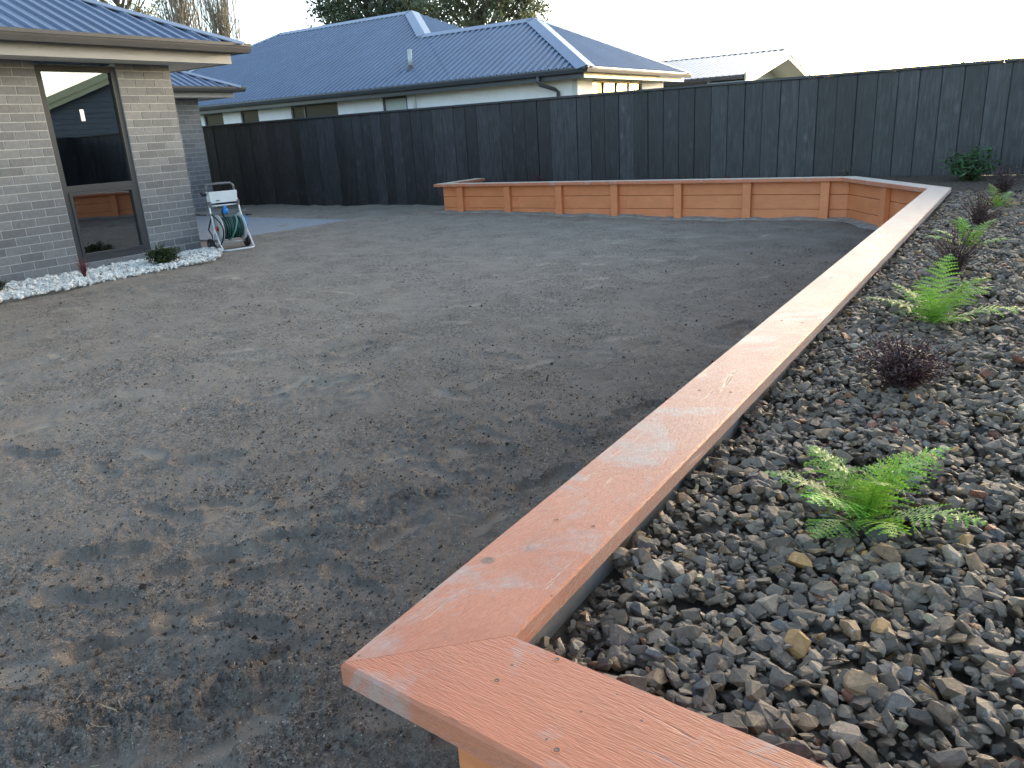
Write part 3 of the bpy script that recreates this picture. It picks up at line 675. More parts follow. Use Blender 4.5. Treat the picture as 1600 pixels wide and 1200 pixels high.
obj('sill', MB().box(WX-.06,WX+.004,WINY0-.002,WINY1+.002,WINZ0-.09,WINZ0-.004), MT['brick'], win, bev=.003)
# room behind the window
rm_ = MB(); RX0, RX1, RY0, RY1 = -12.2, WX-.108, 3.0, CY-.12
rm_.box(RX0-.05,RX0,RY0,RY1,.02,2.2); rm_.box(RX0,RX1,RY0-.05,RY0,.02,2.2); rm_.box(RX0,RX1,RY1-.03,RY1-.002,.02,2.2); rm_.box(RX0-.05,RX1,RY0,RY1,2.13,2.175)
rm_.box(WX-.16,WX-.108,RY0,WINY0-.01,.02,2.13).box(WX-.16,WX-.108,WINY1+.01,RY1-.03,.02,2.13)
obj('room_wall', rm_, MT['roomwall'], house)
obj('room_floor', MB().box(RX0,RX1,RY0,RY1,.0,.09), MT['roomfloor'], house)
cab = obj('cupboard', MB().box(-11.6,-10.5,5.55,6.0,.09,2.05), MT['roomdoor'], house); obj('cupboard_door', MB().box(-11.55,-10.55,5.53,5.548,.12,2.0), MT['roomwall'], cab)
dr = obj('interior_door', MB().box(RX0+.002,RX0+.03,4.9,5.75,.09,2.05), MT['roomdoor'], house); obj('handle', MB().box(RX0+.03,RX0+.07,5.0,5.03,.95,1.35), MT['dark'], dr)
bench = obj('kitchen_bench', MB().box(-12.0,-11.4,6.0-2.6,6.0-.9,.09,.92), MT['wboard'], house); obj('bench_top', MB().box(-12.05,-11.37,3.3,5.12,.922,.96), MT['white'], bench)
tp = MB()
for k in range(7):
    ya = 4.75+k*.16; tp.hexa([(-10.2,ya,.60),(-10.2,ya+.09,.60),(-10.201,ya+.09,.60),(-10.201,ya,.60)], [(-10.2,ya+.03,.65),(-10.2,ya+.12,.65),(-10.201,ya+.12,.65),(-10.201,ya+.03,.65)])  # slanted yellow dashes in a row
tpo = obj('yellow_dashes', tp, MT['yellow'], house); tpo['label'] = 'row of slanted yellow dashes inside the room'
# roof
ER, CYR, TN = -8.10, 6.83, .445; ZE = 2.395; sl_ = math.atan(TN); ct, stn = math.cos(sl_), math.sin(sl_)
def tri(s): return 0
W_ = 6.0
obj('roof_sheet', ribbed((ER, 0, ZE), (0,1,0), (-ct,0,stn), -4, CYR, lambda s: 0, lambda s: min(W_, max(0, CYR-s))/ct, pitch=.162, rh=.022, rt_=.022, rb=.05), MT['roof_main'], house)
obj('roof_sheet', ribbed((0, CYR, ZE), (1,0,0), (0,-ct,stn), -14.1, ER, lambda s: 0, lambda s: min(W_, max(0, ER-s), max(0, s+20))/ct, pitch=.162, rh=.022, rt_=.022, rb=.05), MT['roof_main'], house)
ha, hb = (ER, CYR, ZE), (ER-W_, CYR-W_, ZE+W_*TN)
obj('hip_capping', flap(ha, hb, perp(ha, hb, (ct,0,-stn)), perp(ha, hb, (0,ct,-stn)), .15, .03), MT['roof_main'], house)
obj('roof_sheet', MB().add([(ER-W_,-4,ZE+W_*TN),(ER-W_,CYR-W_,ZE+W_*TN),(ER-2*W_,CYR-W_,ZE),(ER-2*W_,-4,ZE)],[(0,1,2,3)]), MT['roof_main'], house)
gt = MB()
def gutter_run(mb, a, b, outv, z1=2.405, h=.105, wd=.11):
    """quad gutter with rolled lip: a-b plan points of the outer face, outv points outward"""
    a, b, n_ = Vector((*a, 0)), Vector((*b, 0)), Vector((*outv, 0)); prof = [(0, z1), (0, z1-.035), (-.006, z1-.038), (-.012, z1-.06), (-.03, z1-h), (-wd, z1-h), (-wd, z1), (-wd+.004, z1), (-wd+.004, z1-h+.01), (-.034, z1-h+.01), (-.012, z1-.01), (-.012, z1)]
    vs = [a+n_*o_+Vector((0,0,z)) for o_, z in prof]+[b+n_*o_+Vector((0,0,z)) for o_, z in prof]; n = len(prof)
    mb.add(vs, [(i, (i+1) % n, (i+1) % n+n, i+n) for i in range(n)]+[tuple(range(n-1,-1,-1)), tuple(range(n, 2*n))])
gutter_run(gt, (ER+.05,-4), (ER+.05,CYR+.05), (1,0)); gutter_run(gt, (-14.1,CYR+.05), (ER-.062,CYR+.05), (0,1))
obj('gutter', gt, MT['gutter'], house)
FX = ER-.13
obj('fascia', MB().box(FX-.02,FX,-4,CYR-.13,2.185,2.315).box(FX,FX+.008,-4,CYR-.13,2.286,2.31).box(-14.1,FX-.02,CYR-.15,CYR-.13,2.185,2.315), MT['fascia'], house)
obj('soffit', MB().box(WX-.05,FX-.022,-4,CYR-.152,2.196,2.206).box(-14.1,WX-.05,CY-.05,CYR-.152,2.196,2.206), MT['soffit'], house)
# wing roof behind the patio
EX2, EY2, Z2 = -13.15, 10.86, 2.325
obj('roof_sheet', ribbed((EX2, 0, Z2), (0,1,0), (-ct,0,stn), 6.6, EY2, lambda s: 0, lambda s: min(5, max(0, EY2-s))/ct, pitch=.162, rh=.022, rt_=.022, rb=.05), MT['roof_main'], house)
obj('roof_sheet', ribbed((0, EY2, Z2), (1,0,0), (0,-ct,stn), -20, EX2, lambda s: 0, lambda s: min(5, max(0, EX2-s))/ct, pitch=.162, rh=.022, rt_=.022, rb=.05), MT['roof_main'], house)
ha, hb = (EX2, EY2, Z2), (EX2-5, EY2-5, Z2+5*TN)
obj('hip_capping', flap(ha, hb, perp(ha, hb, (ct,0,-stn)), perp(ha, hb, (0,ct,-stn)), .15, .03), MT['roof_main'], house)
g2 = MB(); gutter_run(g2, (EX2+.05,6.9), (EX2+.05,EY2+.05), (1,0), z1=2.335, h=.09); gutter_run(g2, (-20,EY2+.05), (EX2-.062,EY2+.05), (0,1), z1=2.335, h=.09)
obj('gutter', g2, MT['gutter'], house)
obj('fascia', MB().box(EX2-.15,EX2-.13,6.9,EY2-.13,2.15,2.25).box(-20,EX2-.15,EY2-.15,EY2-.13,2.15,2.25), MT['fascia'], house)
obj('soffit', MB().box(WGX-.05,EX2-.152,6.9,EY2-.152,2.16,2.17).box(-20,WGX-.05,WGY-.05,EY2-.152,2.16,2.17), MT['soffit'], house)
# patio
pt = MB().prism([(-13.74,6.18),(-9.25,6.95),(-9.12,9.2),(-13.74,9.45)], -.12, .022)
setp(obj('patio', pt, MT['aggr'], origin=(-11, 8, 0), bev=.006), kind='structure', label='grey exposed aggregate patio in the corner of the brick house')
setp(obj('path', MB().prism([(-13.74,9.456),(-12.95,9.41),(-12.9,10.3),(-13.74,10.35)], -.12, .055), MT['conc'], origin=(-13.3, 9.9, 0), bev=.006), kind='structure', label='pale concrete path edge along the brick wing')

# white pebble strip
pv, pf = hulls(20, 12, 5, .15, .85)
o = obj('pebble_strip', MB().prism([(WX+.001,2.0),(-7.80,2.0),(-7.80,5.6),(-8.3,6.1),(WX+.001,6.1)], -.12, .012), MT['conc'], origin=(-8.2, 4, 0)); setp(o, kind='structure', label='strip of white pebbles along the grey brick wall')
n = 5200; qx = WX+.03+RNG.random(n)*.96; qy = 2.05+RNG.random(n)*4.15; edge = -7.73+.03*fbm(qy*3, qy*0, 6, 3)-.55*sstep(5.6, 6.25, qy)
k = qx < edge; qx, qy = qx[k], qy[k]; n = len(qx); s_ = np.clip(RNG.lognormal(math.log(.023), .28, n), .012, .042)
V_, F_, C_ = scatter(pv, pf, np.stack([qx, qy, .012+s_*.35+RNG.random(n)*.022], -1), s_[:, None]*np.stack([np.ones(n), RNG.uniform(.7, .95, n), RNG.uniform(.55, .8, n)], -1), rotm(RNG.random(n)*6.3, RNG.normal(0, .4, n), RNG.normal(0, .4, n)), RNG.integers(0, 20, n), np.array([.74, .73, .68])*RNG.uniform(.75, 1.08, (n, 1)))
pb = place('pebbles', npmesh('pebbles', V_, F_, MT['pebble'], C_), o, tuple(WO[o])); pb.data.transform(Matrix.Translation(-WO[o])); pb['kind'] = 'stuff'

# ------------------------------------------------------------------ neighbour's house with hips
NX, NY, NZ, T1 = -8.013, 15.56, 2.40, .488
n1 = empty('neighbour_house', (NX-5, NY+3, 0), 'white rendered house with blue grey ribbed hip roof behind the black fence', 'house')
sl1 = math.atan(T1); c1, s1_ = math.cos(sl1), math.sin(sl1); D1, D2 = 2.998, 5.04; UX1, UX0 = -16.6, -22.5; NL = -24.2
def frmax(s):
    if s < UX0: r = s-(UX0-D2)
    elif s < UX1: r = D2
    elif s < UX1+D2-D1: r = D2-(s-UX1)
    elif s < NX-D1: r = D1
    else: r = NX-s
    return max(0, r)/c1
obj('roof_sheet', ribbed((0, NY, NZ), (1,0,0), (0,c1,s1_), NL, NX, lambda s: 0, frmax), MT['roof'], n1)
obj('roof_sheet', ribbed((0, NY, NZ), (1,0,0), (0,c1,s1_), UX0-D2+1.3, NL, lambda s: 1.3/c1, frmax), MT['roof'], n1)
obj('roof_sheet', ribbed((NX, 0, NZ), (0,1,0), (-c1,0,s1_), NY, NY+2*D1, lambda s: 0, lambda s: min(s-NY, NY+2*D1-s)/c1), MT['roof'], n1)
obj('roof_sheet', ribbed((UX1+D2, 0, NZ), (0,1,0), (-c1,0,s1_), NY+.3, NY+2*D2, lambda s: .05, lambda s: max(.06, min(s-NY, NY+2*D2-s)/c1)), MT['roof'], n1)
bk = MB(); bk.add([(NX,NY+2*D1,NZ),(NX-D1,NY+D1,NZ+D1*T1),(-14.56,NY+D1,NZ+D1*T1),(-14.56,NY+2*D1,NZ)],[(0,1,2,3)])
bk.add([(UX1+D2,NY+2*D2,NZ),(UX1,NY+D2,NZ+D2*T1),(UX0,NY+D2,NZ+D2*T1),(UX0-D2,NY+2*D2,NZ),(UX0-D2,NY,NZ)],[(0,1,2,3),(3,2,4)])
obj('roof_sheet', bk, MT['roof'], n1)
fd, rd, bd_ = (0,-c1,-s1_), (c1,0,-s1_), (0,c1,-s1_); ld = (-c1,0,-s1_)
A1 = (NX-D1, NY+D1, NZ+D1*T1); U1 = (UX1, NY+D2, NZ+D2*T1); U0 = (UX0, NY+D2, NZ+D2*T1); J1 = (UX1+D2-D1, NY+D1, NZ+D1*T1)
for a, b, d1, d2, nm in ((A1,(NX,NY,NZ),fd,rd,'hip_capping'),(A1,(NX,NY+2*D1,NZ),bd_,rd,'hip_capping'),(J1,A1,fd,bd_,'ridge_capping'),(U1,J1,fd,rd,'hip_capping'),(U0,U1,fd,bd_,'ridge_capping'),(U0,(UX0-D2,NY,NZ),fd,ld,'hip_capping')):
    obj(nm, flap(a, b, perp(a, b, d1), perp(a, b, d2), .24, .042), MT['roof'], n1)
# closure scallops under the hip cappings are the open rib ends themselves
gn = MB(); gutter_run(gn, (NL,NY-.05), (NX-.062+.05,NY-.05), (0,-1), z1=2.41, h=.11); gr_ = MB(); gutter_run(gr_, (NX+.05,NY-.05), (NX+.05,NY+2*D1+.05), (1,0), z1=2.412, h=.11)
obj('gutter', gn, MT['charcoal'], n1); obj('gutter', gr_, MT['gutter'], n1)
obj('fascia', MB().box(NL,NX-.14,NY+.10,NY+.12,2.20,2.30), MT['charcoal'], n1); fr = obj('fascia', MB().box(NX-.14,NX-.12,NY+.10,NY+2*D1-.1,2.20,2.30), MT['cream'], n1); fr['label'] = 'side fascia board with warm sunlight put into its colour'  # side run painted as sunlit, front run left dark
obj('soffit', MB().box(NL,NX-.142,NY+.122,NY+.56,2.25,2.26).box(NX-.56,NX-.142,NY+.56,NY+2*D1-.1,2.25,2.26), MT['soffit'], n1)
WF = NY+.5; WR = NX-.5
def walled(mb, axis, c, thick, a0, a1, z0, z1, holes):
    """wall with openings: axis 'x' runs along x at y=c (thickness to +y), axis 'y' runs along y at x=c (thickness to -x)"""
    cuts = sorted(holes); p = a0
    def bx(u0, u1, w0, w1):
        if u1-u0 < 1e-4 or w1-w0 < 1e-4: return
        if axis == 'x': mb.box(u0, u1, c, c+thick, w0, w1)
        else: mb.box(c-thick, c, u0, u1, w0, w1)
    for h0, h1, v0, v1 in cuts: bx(p, h0, z0, z1); bx(h0, h1, z0, v0); bx(h0, h1, v1, z1); p = h1
    bx(p, a1, z0, z1); return mb
FRONT = [(-21.40,-20.50,.9,2.205),(-19.70,-18.92,.9,2.205),(-17.56,-15.75,.9,2.205),(-14.16,-13.34,.9,2.205)]
SIDE = [(16.79,19.55,.9,2.20)]
obj('wall', walled(MB(), 'x', WF, .2, NL+.6, WR, -.16, 2.249, FRONT), MT['render'], n1)
obj('wall', walled(MB(), 'y', WR, .2, WF+.2, NY+2*D1-.6, -.16, 2.249, SIDE), MT['render'], n1)
obj('wall', MB().box(NL+.6,WR-.2,NY+2*D1-.8,NY+2*D1-.6,-.16,2.249), MT['render'], n1)
obj('corner_trim', MB().box(WR-.13,WR+.004,WF-.004,WF+.13,-.15,2.247), MT['soffit'], n1)
def far_window(parent, axis, c, a0, a1, z0, z1, bars=(), blind=None, glz='pane'):
    f = MB(); e = .05
    def bx(mb, u0, u1, w0, w1, d0, d1):
        if axis == 'x': mb.box(u0, u1, c+d0, c+d1, w0, w1)
        else: mb.box(c-d1, c-d0, u0, u1, w0, w1)
    bx(f,a0,a0+e,z0,z1,.02,.09); bx(f,a1-e,a1,z0,z1,.02,.09); bx(f,a0+e,a1-e,z0,z0+e,.021,.09); bx(f,a0+e,a1-e,z1-e,z1,.021,.09)
    for b in bars: bx(f,b-.03,b+.03,z0+e,z1-e,.022,.09)
    o = obj('window', f, MT['charcoal'], parent); edges = [a0+e]+[q for b in bars for q in (b-.03, b+.03)]+[a1-e]
    for k in range(0, len(edges), 2):
        p = MB(); bx(p, edges[k], edges[k+1], z0+e, z1-e, .05, .058)
        obj('pane', p, MT['blind' if blind and k//2 in blind else glz], o)
far_window(n1,'x',WF,*FRONT[0],blind=None); far_window(n1,'x',WF,*FRONT[1],blind=None); far_window(n1,'x',WF,*FRONT[2],bars=(-17.05,)); far_window(n1,'x',WF,*FRONT[3],blind=(0,))
far_window(n1,'y',WR,*SIDE[0],bars=(17.42,18.12,18.82),glz='pane_mirror')
dp = MB(); dp.smooth = True; dp.tube([(-9.22,NY+.02,2.31),(-9.22,NY+.02,2.20),(-9.19,NY+.05,2.13),(-9.0,NY+.36,2.03),(-8.95,NY+.42,1.97),(-8.95,NY+.42,-.1)], .042, 10); obj('downpipe', dp, MT['charcoal'], n1)
obj('downpipe', MB().tube([(-13.08,WF-.05,2.185),(-13.08,WF-.05,-.1)], .045, 10), MT['soffit'], n1)
vp_ = MB(); vp_.smooth = True; vp_.tube([(-13.45,16.46,2.80),(-13.45,16.46,3.30)], .055, 12); vo = obj('vent_pipe', vp_, MT['galv'], n1); obj('flashing', MB().lathe([(2.79,.13),(2.88,.11),(2.93,.062)], (-13.45,16.46,0), 'Z', 12), MT['charcoal'], vo)

# ------------------------------------------------------------------ gabled houses
def gable_house(name, label, gx_, dirx, ye, ya, ze, za, depth, wallm_, roofm, over=.35, boards=False):
    """gable end in the plane x=gx_, body running towards dirx; eave at y=ye, apex at y=ya"""
    yb = 2*ya-ye; h = empty(name, (gx_+dirx*depth/2, ya, 0), label, 'house'); x0, x1 = gx_, gx_+dirx*depth; tt = (za-ze)/(ya-ye); an = math.atan(tt); c_, s_ = math.cos(an), math.sin(an)
    lo_, hi_ = min(x0, x1), max(x0, x1)
    obj('roof_sheet', ribbed((0,ye,ze),(1,0,0),(0,c_,s_),lo_,hi_,lambda s: 0,lambda s: (ya-ye)/c_, pitch=.2, rh=.02), MT[roofm], h)
    obj('roof_sheet', ribbed((0,yb,ze),(1,0,0),(0,-c_,s_),lo_,hi_,lambda s: 0,lambda s: (ya-ye)/c_, pitch=.2, rh=.02), MT[roofm], h)
    obj('ridge_capping', flap((lo_,ya,za),(hi_,ya,za),(0,-c_,-s_),(0,c_,-s_),.2,.03), MT[roofm], h)
    for y_, sg in ((ye, 1), (yb, -1)):       # barge boards in two steps and gutters
        b = MB()
        for dz0, dz1, ex in ((-.17, .05, .03), (-.33, -.175, 0)):
            xa, xb = gx_-dirx*ex, gx_+dirx*.03; q0 = Vector((0, y_, ze)); q1 = Vector((0, ya, za)); xa, xb = min(xa, xb), max(xa, xb)
            b.hexa([(xa,q0.y,q0.z+dz0),(xb,q0.y,q0.z+dz0),(xb,q1.y,q1.z+dz0),(xa,q1.y,q1.z+dz0)], [(xa,q0.y,q0.z+dz1),(xb,q0.y,q0.z+dz1),(xb,q1.y,q1.z+dz1),(xa,q1.y,q1.z+dz1)])
        obj('barge_board', b, MT['cream'], h)  # sunlight tint painted on the barge boards
        gg = MB(); gutter_run(gg, (lo_+.05,y_-sg*.06), (hi_-.05,y_-sg*.06), (0,-sg), z1=ze+.0, h=.12); obj('gutter', gg, MT['charcoal'], h)
    wx = gx_+dirx*over; wy0, wy1 = ye+.5, yb-.5; zs = ze-.2+.5*tt
    w_ = MB(); xa, xb = min(wx, wx+dirx*.15), max(wx, wx+dirx*.15)
    w_.add([(xa,wy0,-.16),(xa,wy1,-.16),(xa,wy1,zs),(xa,ya,za-.12),(xa,wy0,zs),(xb,wy0,-.16),(xb,wy1,-.16),(xb,wy1,zs),(xb,ya,za-.12),(xb,wy0,zs)], [(0,4,3,2,1),(5,6,7,8,9),(0,1,6,5),(1,2,7,6),(2,3,8,7),(3,4,9,8),(4,0,5,9)])
    wo_ = obj('wall', w_, MT[wallm_], h)
    xr0, xr1 = (xb, hi_-.3) if dirx > 0 else (lo_+.3, xa)
    obj('wall', MB().box(xr0,xr1,wy0,wy0+.15,-.16,ze-.14), MT['wboard' if not boards else wallm_], h); obj('wall', MB().box(xr0,xr1,wy1-.15,wy1,-.16,ze-.14), MT[wallm_], h)
    if boards:
        z = -.1; k = 0
        while z < za-.25:
            half = (wy1-wy0)/2 if z+.16 < zs else max(.05, (za-.14-z-.16)/((za-.12-zs)/((wy1-wy0)/2)))
            fx_ = wx-dirx*.004; fo_ = wx-dirx*.02
            obj('weatherboard', MB().hexa([(fx_,ya-half,z),(fo_-dirx*.006,ya-half,z),(fo_-dirx*.006,ya+half,z),(fx_,ya+half,z)], [(fx_,ya-half,z+.162),(fx_-dirx*.004,ya-half,z+.162),(fx_-dirx*.004,ya+half,z+.162),(fx_,ya+half,z+.162)]), MT[wallm_], wo_)
            z += .165
    sf_ = MB()
    for y_ in (ye, yb):
        xs0, xs1 = min(gx_+dirx*.031, wx), max(gx_+dirx*.031, wx); sf_.hexa([(xs0,y_,ze-.20),(xs1,y_,ze-.20),(xs1,ya,za-.20),(xs0,ya,za-.20)], [(xs0,y_,ze-.18),(xs1,y_,ze-.18),(xs1,ya,za-.18),(xs0,ya,za-.18)])
    obj('soffit', sf_, MT['soffit'], h)
    return h
gable_house('gabled_house', 'distant house with low gable, sunlight painted on its edges, and pale grey roof beyond the fence', -7.51, -1, 24.93, 29.86, 2.42, 3.36, 9, 'render', 'roof2', over=1.2)
h3 = gable_house('gabled_house', 'grey weatherboard house with barge boards painted as sunlit, mirrored in the tall brick house window', 14.82, 1, 6.3, 11.3, 2.42, 4.37, 9, 'wboard', 'roof2', over=.3, boards=True)
h3.location = Matrix.Rotation(R(30), 3, 'Z') @ h3.location; h3.rotation_euler.z = R(30)

# ------------------------------------------------------------------ hose reel cart
hr = empty('hose_reel_cart', (-8.42, 6.42, .005), 'white wheeled garden hose reel cart with green hose by the brick corner', 'hose reel', rz=R(74))
def hpart(name, mb, m, parent=None, smooth=True):
    mb.smooth = smooth; o = bpy.data.objects.new(name, mesh(name, mb, MT[m])); col.objects.link(o); o.parent = parent or hr; return o
fz = MB()
for s in (-1, 1): fz.tube([(s*.20,-.20,.018),(s*.205,-.12,.12),(s*.20,-.02,.27),(s*.19,.04,.45),(s*.18,.10,.72)], .011, 8)
fz.tube([(-.20,-.20,.018),(-.15,-.235,.015),(.15,-.235,.015),(.20,-.20,.018)], .011, 8); fz.tube([(-.185,.065,.545),(.185,.065,.545)], .010, 8); fz.tube([(-.205,.09,.075),(.205,.09,.075)], .009, 8)
for s in (-1, 1): fz.tube([(s*.2,-.02,.27),(s*.205,.09,.075)], .009, 8)
hpart('frame', fz, 'tube')
hd = MB(); hd.tube([(-.18,.10,.72),(-.175,.113,.78),(-.15,.12,.805),(0,.12,.81),(.15,.12,.805),(.175,.113,.78),(.18,.10,.72)], .014, 8); hpart('handle', hd, 'greytube')
tr_ = MB().hexa([(-.17,.035,.58),(.17,.035,.58),(.17,.10,.58),(-.17,.10,.58)], [(-.178,.015,.715),(.178,.015,.715),(.178,.11,.715),(-.178,.11,.715)]); hpart('tray', tr_, 'white', smooth=False); 
lg = hpart('tray_clip', MB().box(-.10,-.06,.020,.03,.605,.613), 'dark', smooth=False)
for s in (-1, 1): hpart('tray_bracket', MB().box(s*.18-.015,s*.18+.015,.03,.11,.535,.60), 'greytube', smooth=False)
for s in (-1, 1):
    wmb = MB().lathe([(-.022,.03),(-.024,.066),(-.012,.076),(.012,.076),(.024,.066),(.022,.03),(-.022,.03)], (s*.235,.09,.076), 'X', 20); wv_ = hpart('wheel', wmb, 'dark'); hpart('wheel_hub', MB().lathe([(-.026,.001),(-.026,.028),(.026,.028),(.026,.001)], (s*.235,.09,.076), 'X', 14), 'greytube', wv_, False)
for s in (-1, 1): fl_ = hpart('flange', MB().lathe([(-.006,.02),(-.008,.165),(0,.172),(.008,.165),(.006,.02)], (s*.145,-.02,.27), 'X', 28), 'ltflange')
coil = MB(); rg = random.Random(4)
for lay, (rad, cnt) in enumerate(((.085, 11), (.108, 10), (.128, 9))):
    for k in range(cnt):
        xx = -.125+.25*(k+.5)/cnt; ph = rg.random(); coil.tube([(xx+.008*math.sin(a*6.283/18+ph*6), -.02+rad*math.cos(a*6.283/18), .27+rad*math.sin(a*6.283/18)) for a in range(18)], .0105, 6, closed=True)
hz = hpart('hose', coil, 'hose'); c2 = MB(); c2.tube([(.02+.06*math.sin(a*.35), -.02+.142*math.cos(a*6.283/18), .27+.142*math.sin(a*6.283/18)) for a in range(18)], .0105, 6, closed=True); hpart('pale_hose_loop', c2, 'hose2', hz)
lp = MB(); lp.tube([(-.19+.02*math.sin(a*.7), -.02+.02*math.cos(a)+.21*math.cos(a*6.283/22), .245+.205*math.sin(a*6.283/22)) for a in range(22)], .009, 6, closed=True); hpart('loose_hose', lp, 'dark', hz)
hpart('hub', MB().lathe([(-.03,.001),(-.03,.025),(.0,.03),(.0,.001)], (-.165,-.02,.27), 'X', 14), 'red'); 
ck = MB(); ck.tube([(.15,-.02,.27),(.225,-.02,.27),(.228,.0,.40)], .012, 8); crk = hpart('crank', ck, 'blue'); gk = MB(); gk.tube([(.228,0,.40),(.31,.0,.405)], .013, 8); hpart('crank_grip', gk, 'dark', crk)
nz = MB(); nz.tube([(.0,.05,.535),(.0,.04,.50)], .02, 10); nz.lathe([(.43,.01),(.44,.034),(.49,.036),(.51,.02)], (0,.035,0), 'Z', 12); nzz = hpart('nozzle', nz, 'blue')
na_ = MB(); na_.tube([(-.02,.05,.50),(-.045,.05,.47),(-.03,.045,.40),(.02,.0,.36)], .012, 8); hpart('nozzle_hose', na_, 'dark', nzz)
hk = MB(); hk.tube([(-.19,.09,.69),(-.23,.09,.69),(-.245,.09,.72)], .022, 8); hpart('hose_guide', hk, 'dark')

# ------------------------------------------------------------------ plants
def leafcol(n, base, var, rg): return np.clip(np.array(base)[None]*rg.uniform(1-var, 1+var, (n, 1))*rg.uniform(.92, 1.08, (n, 3)), 0, 1)
def fern(name, loc, label, size, nf, seed, base=(.27,.47,.05), flat=0.0):
    rg = random.Random(seed); root = empty(name, loc, label, 'fern', 'bright green ferns planted in the gravel')
    for f in range(nf):
        az = 6.283*f/nf+rg.uniform(-.25, .25); ln = size*rg.uniform(.72, 1.08); lift = (.48, .95, .6, 1.15, .75)[f % 5]*rg.uniform(.85, 1.15)*(1-flat); V = []; F = []; C = []
        npn = 16; pts = []
        el0 = lift*1.25; p = Vector((0, 0, 0)); el = el0; side = rg.uniform(-.25, .25); a = az
        for k in range(npn+1):
            pts.append((p.copy(), el, a)); stp = ln/npn; p = p+Vector((math.cos(a)*math.cos(el), math.sin(a)*math.cos(el), math.sin(el)))*stp; el -= (.30+lift*.75)/npn*(.6+.9*k/npn); a += side/npn
        tone = rg.uniform(.6, 1.25)*np.array([rg.uniform(.8, 1.15), 1, rg.uniform(.7, 1.3)])
        def addtri(q, c):
            n = len(V); V.extend(q); F.append((n, n+1, n+2)); C.extend([c]*3)
        for k in range(1, npn+1):
            p, el, a = pts[k]; t = k/npn; d = Vector((math.cos(a)*math.cos(el), math.sin(a)*math.cos(el), math.sin(el))); sd_ = Vector((-math.sin(a), math.cos(a), 0)); up_ = sd_.cross(d)*-1
            pp = pts[k-1][0]; c = np.array(base)*tone*(.8+.35*t); wr = .0022*(1-t)+.0007
            addtri((pp-sd_*wr, pp+sd_*wr, p+sd_*wr), c*.7); addtri((pp-sd_*wr, p+sd_*wr, p-sd_*wr), c*.7)
            if t < .12: continue
            pl = ln*.25*max(0., math.sin(math.pi*min(.985, t)**.8))**.8*rg.uniform(.8, 1.15)+.005
            for s in (-1, 1):
                dirv = (sd_*s*.88+d*rg.uniform(.35, .65)+up_*rg.uniform(-.05, .35)+Vector((0, 0, -.12*rg.random()))).normalized(); nrm = up_; cr = dirv.cross(nrm).normalized(); nl = max(4, int(pl/.0095)); cl = c*rg.uniform(.82, 1.2)
                w0 = ln/npn*.60
                for j in range(nl):
                    u0_, u1_ = j/nl, (j+1)/nl; dr0 = Vector((0,0,-.25*pl*u0_*u0_)); dr1 = Vector((0,0,-.25*pl*u1_*u1_)); a0 = p+dirv*pl*u0_+dr0; a1 = p+dirv*pl*u1_+dr1; wd = w0*(1-u0_*.85)
                    um = (a0+a1)/2+dirv*pl/nl*.75
                    addtri((a0, a1, um+cr*wd), cl*rg.uniform(.9, 1.12)); addtri((a0, a1, um-cr*wd), cl*rg.uniform(.85, 1.05))
        o = place('frond', npmesh('frond', np.array([q[:] for q in V]), np.array(F), MT['frond'], np.array(C)), root, loc)
    return root
BZ = .388
fern('fern', (-.205,1.66,BZ), 'largest bright green fern in the gravel, nearest the wall corner', .235, 14, 1)
fern('fern', (-.255,3.50,BZ), 'spreading bright green fern between two dark purple shrubs in the gravel', .31, 12, 2)
fern('fern', (-.262,5.55,BZ), 'medium green fern among dark shrubs, third along the gravel bed', .25, 9, 3)
fern('fern', (-.19,7.66,BZ), 'small yellow green fern farthest along the gravel bed', .24, 8, 4, base=(.22,.34,.04))
def shrub(name, loc, label, rad, hgt, nstem, leaves, lsize, base, seed, cat='shrub', group=None, lw=.45, var=.45, spread=1.0, twig='twig', droop=0):
    rg = random.Random(seed); ng = np.random.default_rng(seed); root = empty(name, loc, label, cat, group); tw = MB(); V = []; F = []; C = []
    for s in range(nstem):
        az = rg.uniform(0, 6.283); q = rg.random()**.55*spread; tip = Vector((math.cos(az)*rad*q, math.sin(az)*rad*q, hgt*(rg.uniform(.55, 1.0))*(1-.35*q*q))); mid = Vector((tip.x*.35, tip.y*.35, tip.z*.55))
        pts = [Vector((math.cos(az)*.01, math.sin(az)*.01, -.01)), mid, tip]; tw.tube(pts, [.0035, .0022, .0010], 4)
        for l in range(leaves):
            t = rg.uniform(.28, 1.0); p = (1-t)**2*pts[0]+2*t*(1-t)*mid+t*t*tip; p = p+Vector((rg.gauss(0, 1), rg.gauss(0, 1), rg.gauss(0, .7)))*rad*.07
            a = rg.uniform(0, 6.283); e = rg.uniform(-.5, 1.0)-droop; d = Vector((math.cos(a)*math.cos(e), math.sin(a)*math.cos(e), math.sin(e))); sd_ = d.cross(Vector((rg.gauss(0, .5), rg.gauss(0, .5), 1))).normalized(); ls = lsize*rg.uniform(.6, 1.25); n = len(V); fold = d.cross(sd_)*ls*.12
            V += [p, p+d*ls*.5+sd_*ls*lw*.5+fold, p+d*ls, p+d*ls*.5-sd_*ls*lw*.5+fold]; F += [(n, n+1, n+2), (n, n+2, n+3)]; c = np.array(base)*rg.uniform(1-var, 1+var); C += [c]*4
    W = [tuple(Vector(loc)+p) for p in []]
    place('stems', mesh('stems', tw, MT[twig]), root, loc); place('foliage', npmesh('foliage', np.array([q[:] for q in V]), np.array(F), MT['frond'], np.array(C)), root, loc); return root
PUR = (.075, .036, .038)
gp = 'dark purple shrubs in the gravel'
shrub('dark_shrub', (-.258,2.63,BZ), 'dense dark purple leaved shrub between the two biggest ferns', .165, .20, 75, 30, .018, PUR, 11, group=gp, var=.7)
